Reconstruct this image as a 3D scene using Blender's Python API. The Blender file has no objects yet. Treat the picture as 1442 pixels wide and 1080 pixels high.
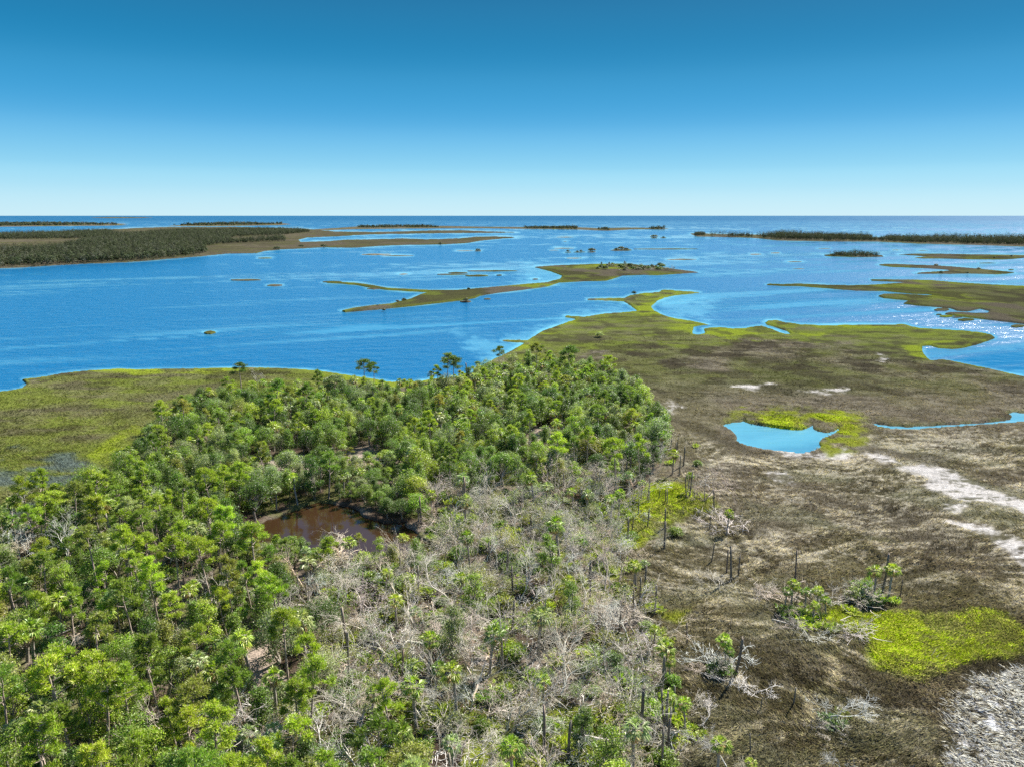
import bpy, math, random
import numpy as np
from mathutils import Vector, Matrix

# ------------------------------------------------------------------ camera, sky, sun, exposure
SC = bpy.context.scene
COL = SC.collection
HC = 50.0                                   # height of the viewpoint above the water
FPX, CX, CY = 1037.0, 721.0, 540.0          # focal length and centre, in photograph pixels
PITCH = math.atan((540.0 - 303.4) / FPX)
cam_d = bpy.data.cameras.new("camera")
cam_d.sensor_fit = 'HORIZONTAL'
cam_d.sensor_width = 36.0
cam_d.lens = 36.0 * FPX / 1442.0
cam_d.clip_start = 1.0
cam_d.clip_end = 120000.0
cam = bpy.data.objects.new("camera", cam_d)
cam.location = (0, 0, HC)
cam.rotation_euler = (math.pi / 2 - PITCH, 0, 0)
COL.objects.link(cam)
SC.camera = cam

EXPO = 1.7
SUN_AZ, SUN_EL = math.radians(42), math.radians(44)    # azimuth clockwise from +Y
world = bpy.data.worlds.new("World")
SC.world = world
world.use_nodes = True
wn, wl = world.node_tree.nodes, world.node_tree.links
wn.clear()
w_out = wn.new('ShaderNodeOutputWorld')
w_bg = wn.new('ShaderNodeBackground')
w_sky = wn.new('ShaderNodeTexSky')
w_sky.sky_type = 'NISHITA'
w_sky.sun_disc = False
w_sky.sun_elevation = SUN_EL
w_sky.sun_rotation = SUN_AZ
w_sky.altitude = 0.0
w_sky.air_density = 1.0
w_sky.dust_density = 0.25
w_sky.ozone_density = 3.0
w_tc = wn.new('ShaderNodeTexCoord')
w_sep = wn.new('ShaderNodeSeparateXYZ')
w_mx = wn.new('ShaderNodeMath'); w_mx.operation = 'MAXIMUM'; w_mx.inputs[1].default_value = 0.0
w_cmb = wn.new('ShaderNodeCombineXYZ')
w_nrm = wn.new('ShaderNodeVectorMath'); w_nrm.operation = 'NORMALIZE'
wl.new(w_tc.outputs['Generated'], w_sep.inputs[0]); wl.new(w_sep.outputs['Z'], w_mx.inputs[0])
wl.new(w_sep.outputs['X'], w_cmb.inputs[0]); wl.new(w_sep.outputs['Y'], w_cmb.inputs[1]); wl.new(w_mx.outputs[0], w_cmb.inputs[2])
wl.new(w_cmb.outputs[0], w_nrm.inputs[0]); wl.new(w_nrm.outputs[0], w_sky.inputs['Vector'])
# the polarised deep-blue grading of this sky by elevation: sine of elevation -> colour, scaled to the sky texture's units
w_ramp = wn.new('ShaderNodeValToRGB')
w_ramp.color_ramp.interpolation = 'CARDINAL'
SKY_UNIT = 0.12 * 2 ** EXPO
def srgb(c): return [(v / 255 / 12.92 if v / 255 <= .04045 else ((v / 255 + .055) / 1.055) ** 2.4) for v in c]
_st = [(0.0, (200, 235, 247)), (.03, (176, 226, 246)), (.058, (142, 210, 241)), (.11, (84, 174, 225)), (.176, (36, 141, 194)), (.253, (20, 115, 164)), (.33, (18, 104, 154)), (.60, (24, 104, 158)), (1.0, (40, 110, 160))]
_el = w_ramp.color_ramp.elements
for k, (p, c) in enumerate(_st):
    e_ = _el[k] if k < 2 else _el.new(p)
    e_.position = p; e_.color = (*srgb(c), 1)
w_sc = wn.new('ShaderNodeVectorMath'); w_sc.operation = 'SCALE'; w_sc.inputs['Scale'].default_value = 1 / SKY_UNIT
wl.new(w_mx.outputs[0], w_ramp.inputs[0]); wl.new(w_ramp.outputs[0], w_sc.inputs[0])
w_fac = wn.new('ShaderNodeMapRange'); wl.new(w_mx.outputs[0], w_fac.inputs[0])
for k, v in enumerate((.30, .62, .985, .45)): w_fac.inputs[k + 1].default_value = v
w_mix = wn.new('ShaderNodeMix'); w_mix.data_type = 'RGBA'
wl.new(w_fac.outputs[0], w_mix.inputs[0]); wl.new(w_sky.outputs[0], w_mix.inputs[6]); wl.new(w_sc.outputs[0], w_mix.inputs[7])
wl.new(w_mix.outputs[2], w_bg.inputs['Color'])
wl.new(w_bg.outputs[0], w_out.inputs[0])
w_bg.inputs['Strength'].default_value = 0.12

sun_d = bpy.data.lights.new("sun", 'SUN')
sun_d.energy = 5.0
sun_d.angle = math.radians(0.5)
sun_d.color = (1.0, 0.95, 0.86)
sun = bpy.data.objects.new("sun", sun_d)
sdir = Vector((math.sin(SUN_AZ) * math.cos(SUN_EL), math.cos(SUN_AZ) * math.cos(SUN_EL), math.sin(SUN_EL)))
sun.rotation_euler = sdir.to_track_quat('Z', 'Y').to_euler()
sun.location = (200, 200, 200)
COL.objects.link(sun)

SC.view_settings.view_transform = 'Standard'
SC.view_settings.look = 'None'
SC.view_settings.exposure = EXPO
SC.view_settings.gamma = 1.0
SC.view_settings.use_curve_mapping = False
SC.render.engine = 'CYCLES'
SC.cycles.max_bounces = 6
SC.cycles.diffuse_bounces = 3
SC.cycles.glossy_bounces = 3
SC.cycles.transmission_bounces = 3
SC.cycles.transparent_max_bounces = 4
SC.cycles.caustics_reflective = False
SC.cycles.caustics_refractive = False
SC.cycles.sample_clamp_indirect = 4.0
SC.cycles.use_denoising = False

# ------------------------------------------------------------------ numeric helpers
rng = np.random.default_rng(11)
SP, CP = math.sin(PITCH), math.cos(PITCH)

def ground(px, py, z=0.0):
    """The point of the level z that the photograph shows at pixel (px, py)."""
    px = np.asarray(px, float); py = np.asarray(py, float)
    a = (px - CX) / FPX; b = -(py - CY) / FPX
    dy = CP + b * SP; dz = -SP + b * CP
    t = (HC - z) / np.maximum(-dz, 1e-5)
    return t * a, t * dy

def pixel(x, y, z=0.5):
    """Photograph pixel of a world point."""
    x = np.asarray(x, float); y = np.asarray(y, float)
    v = z - HC
    f = y * CP - v * SP; u = y * SP + v * CP
    return CX + FPX * x / f, CY - FPX * u / f

def px_per_m(y, z=0.5):
    return FPX / (y * CP - (z - HC) * SP)

def hash2(ix, iy, seed):
    h = (ix.astype(np.int64) * 374761393 + iy.astype(np.int64) * 668265263 + seed * 974634541) & 0xffffffff
    h = ((h ^ (h >> 13)) * 1274126177) & 0xffffffff
    return ((h ^ (h >> 16)) & 0xffff) / 65535.0

def vnoise(x, y, seed=0):
    xi = np.floor(x); yi = np.floor(y)
    fx = x - xi; fy = y - yi
    fx = fx * fx * (3 - 2 * fx); fy = fy * fy * (3 - 2 * fy)
    a = hash2(xi, yi, seed); b = hash2(xi + 1, yi, seed); c = hash2(xi, yi + 1, seed); d = hash2(xi + 1, yi + 1, seed)
    return (a * (1 - fx) + b * fx) * (1 - fy) + (c * (1 - fx) + d * fx) * fy

def fbm(x, y, octaves=4, seed=0, gain=0.5):
    s = 0.0; n = 0.0; a = 1.0
    for k in range(octaves):
        s = s + a * vnoise(x * 2.03 ** k + 17.3 * k, y * 2.03 ** k - 9.1 * k, seed + k)
        n += a; a *= gain
    return s / n

def sstep(a, b, x):
    t = np.clip((x - a) / (b - a), 0, 1)
    return t * t * (3 - 2 * t)

def mixc(c, t, d):
    t = np.asarray(t)[..., None]
    return c * (1 - t) + np.asarray(d) * t

def poly_sd(px, py, poly, sy=1.0):
    """Signed distance (positive inside) to a polygon, y weighted by sy."""
    P = np.asarray(poly, float)
    x = px.ravel(); y = py.ravel() * sy
    best = np.full(x.shape, 1e18); inside = np.zeros(x.shape, bool)
    n = len(P)
    for i in range(n):
        x0, y0 = P[i][0], P[i][1] * sy; x1, y1 = P[(i + 1) % n][0], P[(i + 1) % n][1] * sy
        dx, dy = x1 - x0, y1 - y0
        L = dx * dx + dy * dy + 1e-12
        t = np.clip(((x - x0) * dx + (y - y0) * dy) / L, 0, 1)
        d = (x - x0 - t * dx) ** 2 + (y - y0 - t * dy) ** 2
        np.minimum(best, d, out=best)
        if y0 != y1:
            c = ((y0 > y) != (y1 > y)) & (x < (x1 - x0) * (y - y0) / (y1 - y0) + x0)
            inside ^= c
    d = np.sqrt(best)
    return np.where(inside, d, -d).reshape(px.shape)

def mesh_np(name, V, F, mats, attrs=None, fattrs=None, smooth=False, midx=None):
    """A mesh from numpy arrays; F is one (n,k) array or a list of them."""
    if not isinstance(F, list): F = [F]
    F = [np.asarray(f, np.int32) for f in F if len(f)]
    me = bpy.data.meshes.new(name)
    V = np.asarray(V, np.float32)
    me.vertices.add(len(V)); me.vertices.foreach_set('co', V.ravel())
    nl = sum(f.size for f in F); npoly = sum(len(f) for f in F)
    me.loops.add(nl); me.loops.foreach_set('vertex_index', np.concatenate([f.ravel() for f in F]))
    me.polygons.add(npoly)
    tot = np.concatenate([np.full(len(f), f.shape[1], np.int32) for f in F])
    st = np.concatenate([[0], np.cumsum(tot)[:-1]]).astype(np.int32)
    me.polygons.foreach_set('loop_start', st)
    try: me.polygons.foreach_set('loop_total', tot)
    except Exception: pass
    if midx is not None: me.polygons.foreach_set('material_index', np.asarray(midx, np.int32))
    if smooth: me.polygons.foreach_set('use_smooth', np.ones(npoly, bool))
    for m in (mats if isinstance(mats, (list, tuple)) else [mats]): me.materials.append(m)
    me.update(calc_edges=True)
    for k, v in (attrs or {}).items():
        v = np.asarray(v, np.float32)
        if v.ndim == 1:
            me.attributes.new(k, 'FLOAT', 'POINT').data.foreach_set('value', v)
        else:
            c = np.ones((len(V), 4), np.float32); c[:, :3] = v
            me.attributes.new(k, 'FLOAT_COLOR', 'POINT').data.foreach_set('color', c.ravel())
    return me

def link(name, me, parent=None, **props):
    o = bpy.data.objects.new(name, me); COL.objects.link(o)
    if parent is not None: o.parent = parent
    for k, v in props.items(): o[k] = v
    return o

# ------------------------------------------------------------------ material helpers
class NT:
    def __init__(self, name):
        self.m = bpy.data.materials.new(name); self.m.use_nodes = True
        self.t = self.m.node_tree; self.t.nodes.clear()
        self.out = self.t.nodes.new('ShaderNodeOutputMaterial')
    def n(self, kind, **kw):
        nd = self.t.nodes.new(kind)
        for k, v in kw.items():
            if k.startswith('i_'): nd.inputs[k[2:].replace('_', ' ')].default_value = v
            else: setattr(nd, k, v)
        return nd
    def l(self, a, b): self.t.links.new(a, b)
    def math(self, op, a, b=None, c=None):
        nd = self.n('ShaderNodeMath', operation=op)
        for i, v in enumerate((a, b, c)):
            if v is None: continue
            if isinstance(v, (int, float)): nd.inputs[i].default_value = v
            else: self.l(v, nd.inputs[i])
        return nd.outputs[0]
    def mix(self, f, a, b, blend='MIX'):
        nd = self.n('ShaderNodeMix', data_type='RGBA', blend_type=blend)
        for i, v in ((0, f), (6, a), (7, b)):
            if isinstance(v, (int, float)): nd.inputs[i].default_value = v
            elif isinstance(v, tuple): nd.inputs[i].default_value = (*v, 1)
            else: self.l(v, nd.inputs[i])
        return nd.outputs[2]
    def maprange(self, v, a, b, c, d):
        nd = self.n('ShaderNodeMapRange'); self.l(v, nd.inputs[0])
        for i, k in enumerate((a, b, c, d)): nd.inputs[i + 1].default_value = k
        return nd.outputs[0]
# ------------------------------------------------------------------ the outlines of land and water, traced on the ground plane
MAIN = [(-900, 690), (-300, 600), (-120, 566), (-30, 553), (0, 550.5), (13, 549.6), (30, 546), (39, 540), (31, 533.8), (64, 530), (89, 525), (119, 522), (166, 519),
 (192, 520), (234, 519), (280, 518.6), (309, 518), (348, 517), (389, 518), (426, 520), (451, 522), (484, 527), (536, 535), (552, 537.5),
 (585, 537), (605, 534), (638, 531), (661, 526), (674, 518), (686, 510), (700, 503), (713, 497), (728, 489), (739, 482), (722, 481.5), (706, 479.8), (707, 478.3), (727, 478.6),
 (743, 479), (763, 466), (780, 460), (800, 453), (812, 449.5), (795, 446), (797, 444.2), (823, 446), (850, 441.5), (880, 439.5), (897, 437.5), (888, 430), (878, 424.5), (852, 423),
 (826, 422.4), (828, 420.6), (855, 419.6), (879, 419.6), (888, 415.5), (905, 412.8), (929, 410.8), (932, 408), (943, 407.6), (953, 409.5), (970, 410), (986, 411.8),
 (975, 413.5), (950, 416), (936, 419), (925, 424), (917, 431), (921, 437), (935, 444), (952, 448.5), (970, 451), (985, 454), (998, 457), (986, 458), (977, 460), (975, 466), (976, 470.3), (984, 471),
 (993, 469.5), (992, 462.5), (1003, 461), (1013, 460.5), (1032, 462.5), (1050, 462), (1058, 460), (1072, 458.5), (1088, 463.5), (1103, 469.5), (1113, 470.2), (1108, 466), (1092, 460.5), (1080, 457),
 (1077, 454), (1081, 451), (1094, 450.5), (1105, 453.5), (1125, 456.5), (1160, 458), (1227, 457), (1262, 456.8), (1274, 456.2), (1284, 459.5), (1300, 462.2), (1330, 464), (1361, 465.6), (1380, 468), (1396, 471),
 (1402, 474.8), (1394, 479), (1374, 485.5), (1355, 490), (1341, 491), (1321, 489.5), (1309, 486), (1299, 487), (1299, 493), (1302, 499), (1311, 507.5), (1325, 506), (1338, 507.5), (1354, 510.6), (1394, 519), (1442, 530),
 (1560, 552), (1800, 590), (2300, 650), (3200, 760), (3200, 1900), (-1800, 1900), (-1800, 800)]
POND = [(1017, 597.5), (1032, 593.5), (1047, 592), (1060, 596), (1080, 599), (1100, 602), (1118, 604), (1131, 604), (1139, 600), (1145, 597), (1145, 602), (1152, 606), (1164, 608), (1174, 606), (1182, 601.5),
 (1181, 605), (1170, 612), (1157, 617), (1153, 622), (1157, 628), (1146, 634), (1128, 638.5), (1110, 635.5), (1094, 633.8), (1075, 632), (1060, 628.5), (1044, 624), (1037, 620), (1038, 613), (1030, 605)]
CREEK = [(1222, 593.6), (1230, 595.2), (1250, 598), (1277, 600), (1311, 598), (1345, 596.5), (1378, 594.6), (1408, 592), (1423, 589.6), (1425, 585), (1420, 581.6), (1428, 579), (1442, 580.5), (1520, 582), (1700, 590), (1700, 600), (1520, 596),
 (1442, 593.2), (1410, 595), (1380, 597.2), (1345, 600), (1311, 602), (1277, 604), (1250, 602.5), (1236, 599.5)]
BROWN = [(335, 757), (345, 748), (358, 740), (375, 732), (400, 723), (418, 717), (433, 710), (447, 707.5), (466, 707.5), (484, 710), (497, 714), (507, 722), (520, 730), (545, 735), (568, 736), (580, 745), (592, 757), (612, 770),
 (606, 780), (570, 783), (530, 785), (480, 784), (430, 780), (385, 774), (345, 766)]
ISLE_A = [(481, 438), (499, 434), (525, 430.5), (552, 428), (566, 424), (579, 421), (592, 415), (604, 411.6), (575, 410.2), (544, 408.2), (520, 405), (502, 401.5), (480, 399.5), (460, 398.2), (460, 396.8), (482, 397.8), (503, 399), (524, 402), (546, 406), (575, 407.6), (607, 409.2), (644, 409),
 (697, 404.5), (744, 400.2), (770, 398.2), (777, 396), (788, 393.4), (792, 388.5), (776, 382.4), (752, 376.2), (786, 374), (836, 372.2), (883, 371.6), (916, 375), (936, 377.4),
 (960, 380.6), (984, 383.8), (950, 386), (926, 387.6), (903, 387.2), (877, 388), (862, 393), (853, 395.4), (815, 396.5), (787, 398), (770, 403.6), (737, 408), (720, 410), (700, 412.5), (676, 416.5), (668, 420), (650, 423), (640, 424), (618, 426.6), (580, 431), (540, 435), (510, 437.6), (486, 439.5)]
R_BIG = [(1078, 401.4), (1084, 400.2), (1102, 400.9), (1126, 400), (1165, 401.8), (1198, 402.5), (1225, 401.8), (1252, 400), (1280, 398), (1262, 396.8), (1228, 395.4), (1226, 394), (1285, 394.4), (1312, 395.2), (1351, 398.5), (1395, 401.2), (1442, 403.3), (1560, 408), (1800, 425), (1800, 500), (1600, 475),
 (1442, 456), (1404, 451.6), (1373, 448), (1346, 445), (1331, 442), (1337, 440.6), (1352, 440.2), (1372, 441.6), (1390, 441.4), (1394, 438), (1380, 434.5), (1362, 438.5), (1348, 437.5), (1338, 434), (1312, 431.7), (1290, 430), (1272, 427.7), (1280, 423.2), (1262, 421.5), (1245, 420), (1237, 417), (1244, 414.6), (1260, 414.2), (1285, 415.4), (1305, 416.6), (1325, 417), (1306, 414.2), (1285, 413.6),
 (1262, 411.5), (1245, 409.7), (1206, 409.4), (1166, 406), (1126, 403), (1100, 402.6)]
R_MID = [(1236, 373.2), (1246, 372), (1262, 372.2), (1290, 373.3), (1318, 374.3), (1350, 376.5), (1380, 379), (1405, 381.5), (1428, 384), (1415, 385.6), (1402, 386.4), (1385, 385.8), (1362, 385.2), (1340, 385.8), (1325, 385.6), (1289, 385.4), (1300, 383.9), (1318, 383), (1342, 381.4), (1330, 379.6), (1307, 378), (1280, 377), (1253, 375.8)]
R_FAR = [(1265, 358.4), (1285, 357.8), (1307, 357.6), (1340, 358), (1371, 358.5), (1442, 359.8), (1640, 361), (1640, 366), (1442, 363.2), (1425, 365), (1407, 365.6), (1370, 365.4), (1325, 364.2), (1300, 364.2), (1286, 363.2), (1308, 361.8), (1290, 360.2)]
R_BUSH = [(1160, 359.3), (1175, 358), (1200, 357.4), (1225, 358.4), (1242, 359.8), (1244, 361.6), (1225, 362.2), (1200, 362), (1175, 361.4), (1163, 360.8)]
BARRIER = [(972, 329.4), (985, 329.2), (1020, 330.6), (1057, 330.8), (1100, 332), (1180, 333.4), (1240, 335.2), (1300, 336), (1442, 338.5), (1800, 344), (1800, 356), (1442, 347.3), (1370, 345), (1294, 343.2), (1234, 340.3), (1160, 340), (1094, 338.8), (1076, 336.6), (1057, 335), (1015, 334), (982, 333.2), (976, 331)]
LEFT = [(-900, 420), (-300, 389), (-100, 381), (0, 377.8), (33, 376.6), (60, 374.8), (89, 373), (130, 371), (177, 369.4), (215, 366.6), (244, 364), (280, 361.2), (300, 359.4), (318, 357.2), (340, 357), (362, 356.6), (372, 353.8), (402, 351), (428, 350), (455, 348.2), (478, 349), (500, 349), (522, 347.4), (540, 346.2), (577, 345), (620, 344.6), (656, 342.8), (682, 338.6),
 (705, 336.4), (728, 334.8), (712, 333.8), (690, 333.4), (668, 334), (646, 336.4), (600, 337.6), (566, 336.4), (522, 337.6), (490, 338), (462, 340), (424, 341.5), (420, 338), (432, 335), (462, 333.6), (478, 333), (500, 331.4), (522, 330.4), (566, 329.6), (600, 329), (650, 328.6), (690, 328.4), (728, 327.6), (690, 326.4),
 (650, 324.8), (606, 325), (560, 326.5), (520, 327.2), (470, 326.4), (442, 323.4), (425, 322.2), (380, 321.2), (330, 320), (240, 320.2), (190, 321.6), (160, 323.2), (130, 325.6), (100, 327.2), (50, 329), (0, 330), (-300, 334), (-900, 340)]
FAR_LEFT = [(-500, 323), (-100, 320.3), (0, 319.6), (60, 319), (100, 318.6), (150, 318.2), (180, 317.4), (170, 316.2), (120, 314.6), (0, 314.6), (-200, 315), (-500, 316)]
FAR_MID = [(238, 318.8), (262, 317), (300, 315.2), (350, 314.6), (400, 315.2), (409, 316.2), (392, 317.6), (350, 318.2), (300, 319)]
FAR_BAND = [(440, 323.6), (470, 321.8), (505, 319.4), (560, 318.2), (620, 318.6), (680, 319.8), (735, 320.2), (780, 319.8), (815, 320.6), (842, 322), (880, 321), (905, 321.2), (942, 322.3), (930, 323.4), (890, 323.4), (858, 325.2), (842, 325), (815, 323.6), (775, 323), (735, 322.6), (680, 321.8), (620, 322), (560, 322.4), (500, 323.2), (462, 324.6)]
FAR_EDGE = [(128, 307.0), (160, 306.4), (214, 306.8), (200, 307.4), (150, 307.6)]
BARS = {   # small bars and islets: centre, half width, half height, kind of cover (g green, o olive, s pale sand)
 'g': [(295.5, 468.2, 8, 2.2), (1360, 450, 12, 1.8), (1433, 459, 10, 2.0), (1332, 445.3, 10, 1.3)],
 'o': [(346, 394.4, 23, 1.2), (387, 401.8, 12, 1.2), (528, 406.6, 11, 1.0), (468, 397, 14, 1.0), (636, 386.4, 23, 0.9), (671, 388.3, 17, 1.3), (692, 381.6, 36, 1.0), (645, 384.2, 14, 0.9), (703, 387.6, 4, .8), (754, 393.2, 4, .8), (686, 421, 5, .9), (656, 424.6, 8, 1.2),
       (875, 352.4, 15, 1.4), (938, 350.9, 48, .7), (833, 355, 6, .9), (816, 355.2, 9, .6), (800, 355.4, 5, .6), (673, 353.6, 5, .8), (921, 335.2, 5, .9), (934, 335.3, 5, .6), (373, 363.6, 10, .7), (1322, 442.9, 4, .6), (1424, 380, 4, .6), (1390, 370.6, 13, .5), (1326, 436, 11, 1.9), (1348, 446.6, 7, .8)],
 's': [(530, 358.4, 22, 1.4), (560, 360.2, 24, .9), (1064, 358.2, 9, 1.0), (1092, 356.4, 7, .9), (960, 365.4, 22, 1.2), (655, 353.4, 14, .7), (568, 386, 7, .9), (795, 349.8, 16, .8), (808, 363.6, 12, .9), (796, 334.3, 14, .7), (1120, 368.6, 12, .7), (1160, 350.2, 10, .6), (796, 340.4, 3, .5), (780, 352.6, 8, .5), (1125, 378.6, 10, .7), (1300, 353, 8, .5), (1262, 352.2, 8, .5), (165, 315.4, 14, .5)]}
def bar_poly(c, k):
    x, y, w, h = c
    r = random.Random(int(x * 7 + y)); out = []
    for i in range(14):
        a = i / 14 * 2 * math.pi
        q = 0.75 + 0.4 * r.random()
        out.append((x + w * math.copysign(abs(math.cos(a)) ** 1.2, math.cos(a)) * (0.9 + .2 * r.random()), y + h * math.sin(a) * q - 0.12 * h * math.cos(a)))
    return out

# zones of the marsh
GREEN = [[(868, 735), (880, 705), (905, 685), (930, 675), (965, 680), (1001, 700), (1006, 714), (985, 727), (960, 736), (930, 742), (905, 760), (880, 770)],
 [(1160, 848), (1190, 850), (1215, 866), (1245, 862), (1262, 858), (1290, 860), (1330, 865), (1370, 858), (1395, 861), (1442, 884), (1530, 905), (1530, 935), (1442, 924), (1395, 928), (1345, 936), (1328, 948), (1300, 962), (1262, 956), (1240, 935), (1222, 905), (1195, 885), (1170, 872)],
 [(1046, 592), (1070, 588), (1105, 583), (1122, 592), (1135, 601), (1131, 605), (1100, 603), (1060, 597)],
 [(1148, 584), (1185, 587), (1218, 597), (1192, 612), (1172, 608), (1182, 600), (1162, 592)]]
MOSS = [[(770, 780), (800, 745), (860, 720), (900, 735), (890, 790), (870, 820), (880, 850), (820, 850), (780, 830)], [(560, 1000), (640, 960), (700, 990), (780, 1000), (880, 985), (920, 1040), (900, 1150), (620, 1150)],
 [(1020, 590), (1060, 575), (1120, 575), (1200, 580), (1230, 600), (1210, 625), (1170, 640), (1150, 630), (1180, 600)], [(935, 870), (975, 855), (960, 880)]]
OLIVE = [[(-900, 600), (0, 548), (160, 516), (420, 516), (560, 535), (420, 560), (250, 600), (190, 660), (100, 720), (-300, 800)],
 [(690, 520), (740, 478), (800, 450), (880, 425), (890, 412), (990, 409), (985, 470), (1050, 480), (1000, 490), (900, 490), (820, 500), (760, 520)],
 [(980, 455), (1110, 450), (1230, 455), (1405, 468), (1400, 478), (1340, 494), (1300, 488), (1330, 510), (1270, 500), (1200, 485), (1080, 480), (985, 475)]]
YGREEN = [[(905, 415), (985, 409), (940, 420), (925, 430), (960, 450), (990, 458), (985, 470), (940, 462), (900, 450), (885, 440), (900, 432)], [(985, 472), (1000, 461), (1080, 462), (1110, 472), (1170, 470), (1140, 480), (1050, 480)],
 [(1265, 478), (1310, 468), (1400, 468), (1395, 478), (1330, 482), (1300, 487), (1305, 505), (1340, 508), (1310, 513), (1280, 500)], [(1075, 450), (1130, 458), (1270, 456), (1310, 464), (1200, 463), (1110, 462)], [(100, 522), (160, 517), (260, 520), (300, 517), (470, 524), (560, 538), (720, 495), (800, 450), (830, 446), (760, 482), (700, 515), (560, 548), (420, 526), (200, 530)],
 [(120, 640), (190, 600), (215, 600), (180, 640), (130, 660)]]
PALE = [[(925, 572), (945, 566), (957, 575), (945, 583), (928, 580)], [(1085, 667), (1100, 668), (1134, 686), (1120, 688), (1092, 678)], [(1262, 660), (1300, 658), (1340, 664), (1385, 682), (1442, 706), (1540, 742), (1540, 775), (1442, 722), (1395, 712), (1345, 705), (1320, 694), (1300, 686), (1310, 676), (1290, 666)],
 [(1326, 735), (1390, 742), (1420, 752), (1530, 790), (1530, 850), (1442, 806), (1412, 778), (1388, 752)], [(1335, 706), (1365, 712), (1350, 720), (1330, 714)], [(1222, 640), (1245, 642), (1266, 652), (1240, 654)], [(1090, 636), (1130, 640), (1190, 634), (1195, 648), (1165, 646), (1120, 644)],
 [(1120, 553), (1195, 549), (1160, 555)], [(1035, 546), (1085, 542), (1060, 549)], [(1236, 500), (1250, 505), (1240, 510)]]
WETWHITE = [[(1345, 1030), (1352, 985), (1375, 962), (1442, 945), (1560, 930), (1560, 1300), (1342, 1300)]]
STRAW = [[(1180, 900), (1240, 960), (1320, 985), (1330, 1130), (1040, 1130), (1000, 1000), (1090, 960)], [(935, 955), (1060, 950), (1120, 990), (1060, 1130), (925, 1130)], [(920, 700), (1010, 715), (1010, 800), (930, 790), (890, 760)], [(900, 790), (960, 770), (1020, 775), (1090, 745), (1200, 750), (1240, 790), (1120, 800), (1060, 790), (1075, 850), (1010, 860), (930, 850)], [(940, 870), (1010, 850), (1100, 880), (1160, 920), (1230, 950), (1210, 990), (1150, 950), (1060, 910), (970, 890)],
 [(1060, 960), (1130, 960), (1160, 1010), (1240, 1010), (1330, 1030), (1330, 1130), (1000, 1130), (1060, 1050)], [(955, 610), (1040, 640), (1160, 640), (1230, 610), (1300, 606), (1500, 612), (1500, 860), (1380, 850), (1300, 800), (1200, 760), (1100, 720), (1000, 700)], [(1200, 740), (1330, 740), (1442, 800), (1442, 850), (1300, 840), (1220, 800)]]
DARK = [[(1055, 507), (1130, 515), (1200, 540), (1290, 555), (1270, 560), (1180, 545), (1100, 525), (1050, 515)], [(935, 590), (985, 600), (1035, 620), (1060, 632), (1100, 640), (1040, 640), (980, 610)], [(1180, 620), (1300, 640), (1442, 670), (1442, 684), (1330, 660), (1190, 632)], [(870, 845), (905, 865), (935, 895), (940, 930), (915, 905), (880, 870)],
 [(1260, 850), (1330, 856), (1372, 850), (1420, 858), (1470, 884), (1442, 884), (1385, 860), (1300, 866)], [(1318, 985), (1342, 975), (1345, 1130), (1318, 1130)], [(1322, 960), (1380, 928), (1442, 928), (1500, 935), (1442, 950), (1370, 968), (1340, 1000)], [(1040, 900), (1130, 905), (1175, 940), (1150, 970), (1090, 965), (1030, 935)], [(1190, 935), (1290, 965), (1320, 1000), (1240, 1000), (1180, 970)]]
WOOD = [(-700, 760), (0, 760), (60, 725), (110, 712), (150, 690), (195, 640), (225, 602), (275, 578), (340, 562), (480, 556), (560, 561), (625, 555), (700, 530), (760, 521), (850, 532), (900, 562), (935, 600), (945, 640), (905, 690),
 (880, 730), (872, 790), (885, 840), (905, 880), (925, 930), (935, 1000), (920, 1080), (915, 1300), (-700, 1300)]
MUD = [[(590, 1050), (610, 1030), (645, 1035), (655, 1060), (640, 1100), (600, 1110)]]
SANDY = [[(345, 650), (420, 640), (480, 650), (470, 670), (400, 672), (350, 668)], [(740, 605), (775, 600), (785, 620), (770, 640), (745, 630)], [(230, 632), (262, 630), (258, 655), (235, 652)], [(740, 690), (770, 685), (780, 700), (750, 705)], [(205, 850), (250, 820), (270, 840), (230, 860)], [(340, 900), (380, 890), (400, 960), (350, 980)], [(470, 640), (540, 630), (560, 650), (500, 660)]]

def blob(px, py, polys, soft, sy=1.6):
    """0..1 cover of a list of outlines with ragged soft edges."""
    m = np.zeros(px.shape)
    x, y = ground(px, py)
    rag = (fbm(x / 5.0, y / 5.0, 4, 71) - 0.5) * 2.2 + (fbm(x / 1.1, y / 1.1, 2, 77) - 0.5) * 0.9
    for p in polys:
        P = np.asarray(p); lo = P.min(0) - 4 * soft; hi = P.max(0) + 4 * soft
        s = (px > lo[0]) & (px < hi[0]) & (py > lo[1]) & (py < hi[1])
        if not s.any(): continue
        d = poly_sd(px[s], py[s], p, sy) + rag[s] * soft * 1.6
        m[s] = np.maximum(m[s], sstep(-soft, soft, d))
    return m

C_BROWN, C_DARK, C_STRAW = np.array((.140, .120, .085)), np.array((.042, .036, .025)), np.array((.46, .415, .315))
C_OLIVE, C_YG, C_BRIGHT = np.array((.118, .142, .028)), np.array((.175, .215, .022)), np.array((.275, .345, .016))
C_WHITE, C_LITTER, C_MUD, C_WET = np.array((.56, .52, .475)), np.array((.18, .145, .112)), np.array((.055, .04, .029)), np.array((.085, .115, .115))

def combed(x, y):
    """Streaks of grass laid over in swirling directions."""
    wx = x + 9 * (fbm(x / 16, y / 16, 3, 5) - .5) * 2; wy = y + 9 * (fbm(x / 16, y / 16, 3, 6) - .5) * 2
    s1 = fbm(wx / 8 + .5 * wy / 6, wy / 2.2, 3, 8); s2 = fbm(wx / 2.6, wy / .6, 3, 9)
    return .5 * s1 + .5 * s2

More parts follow.
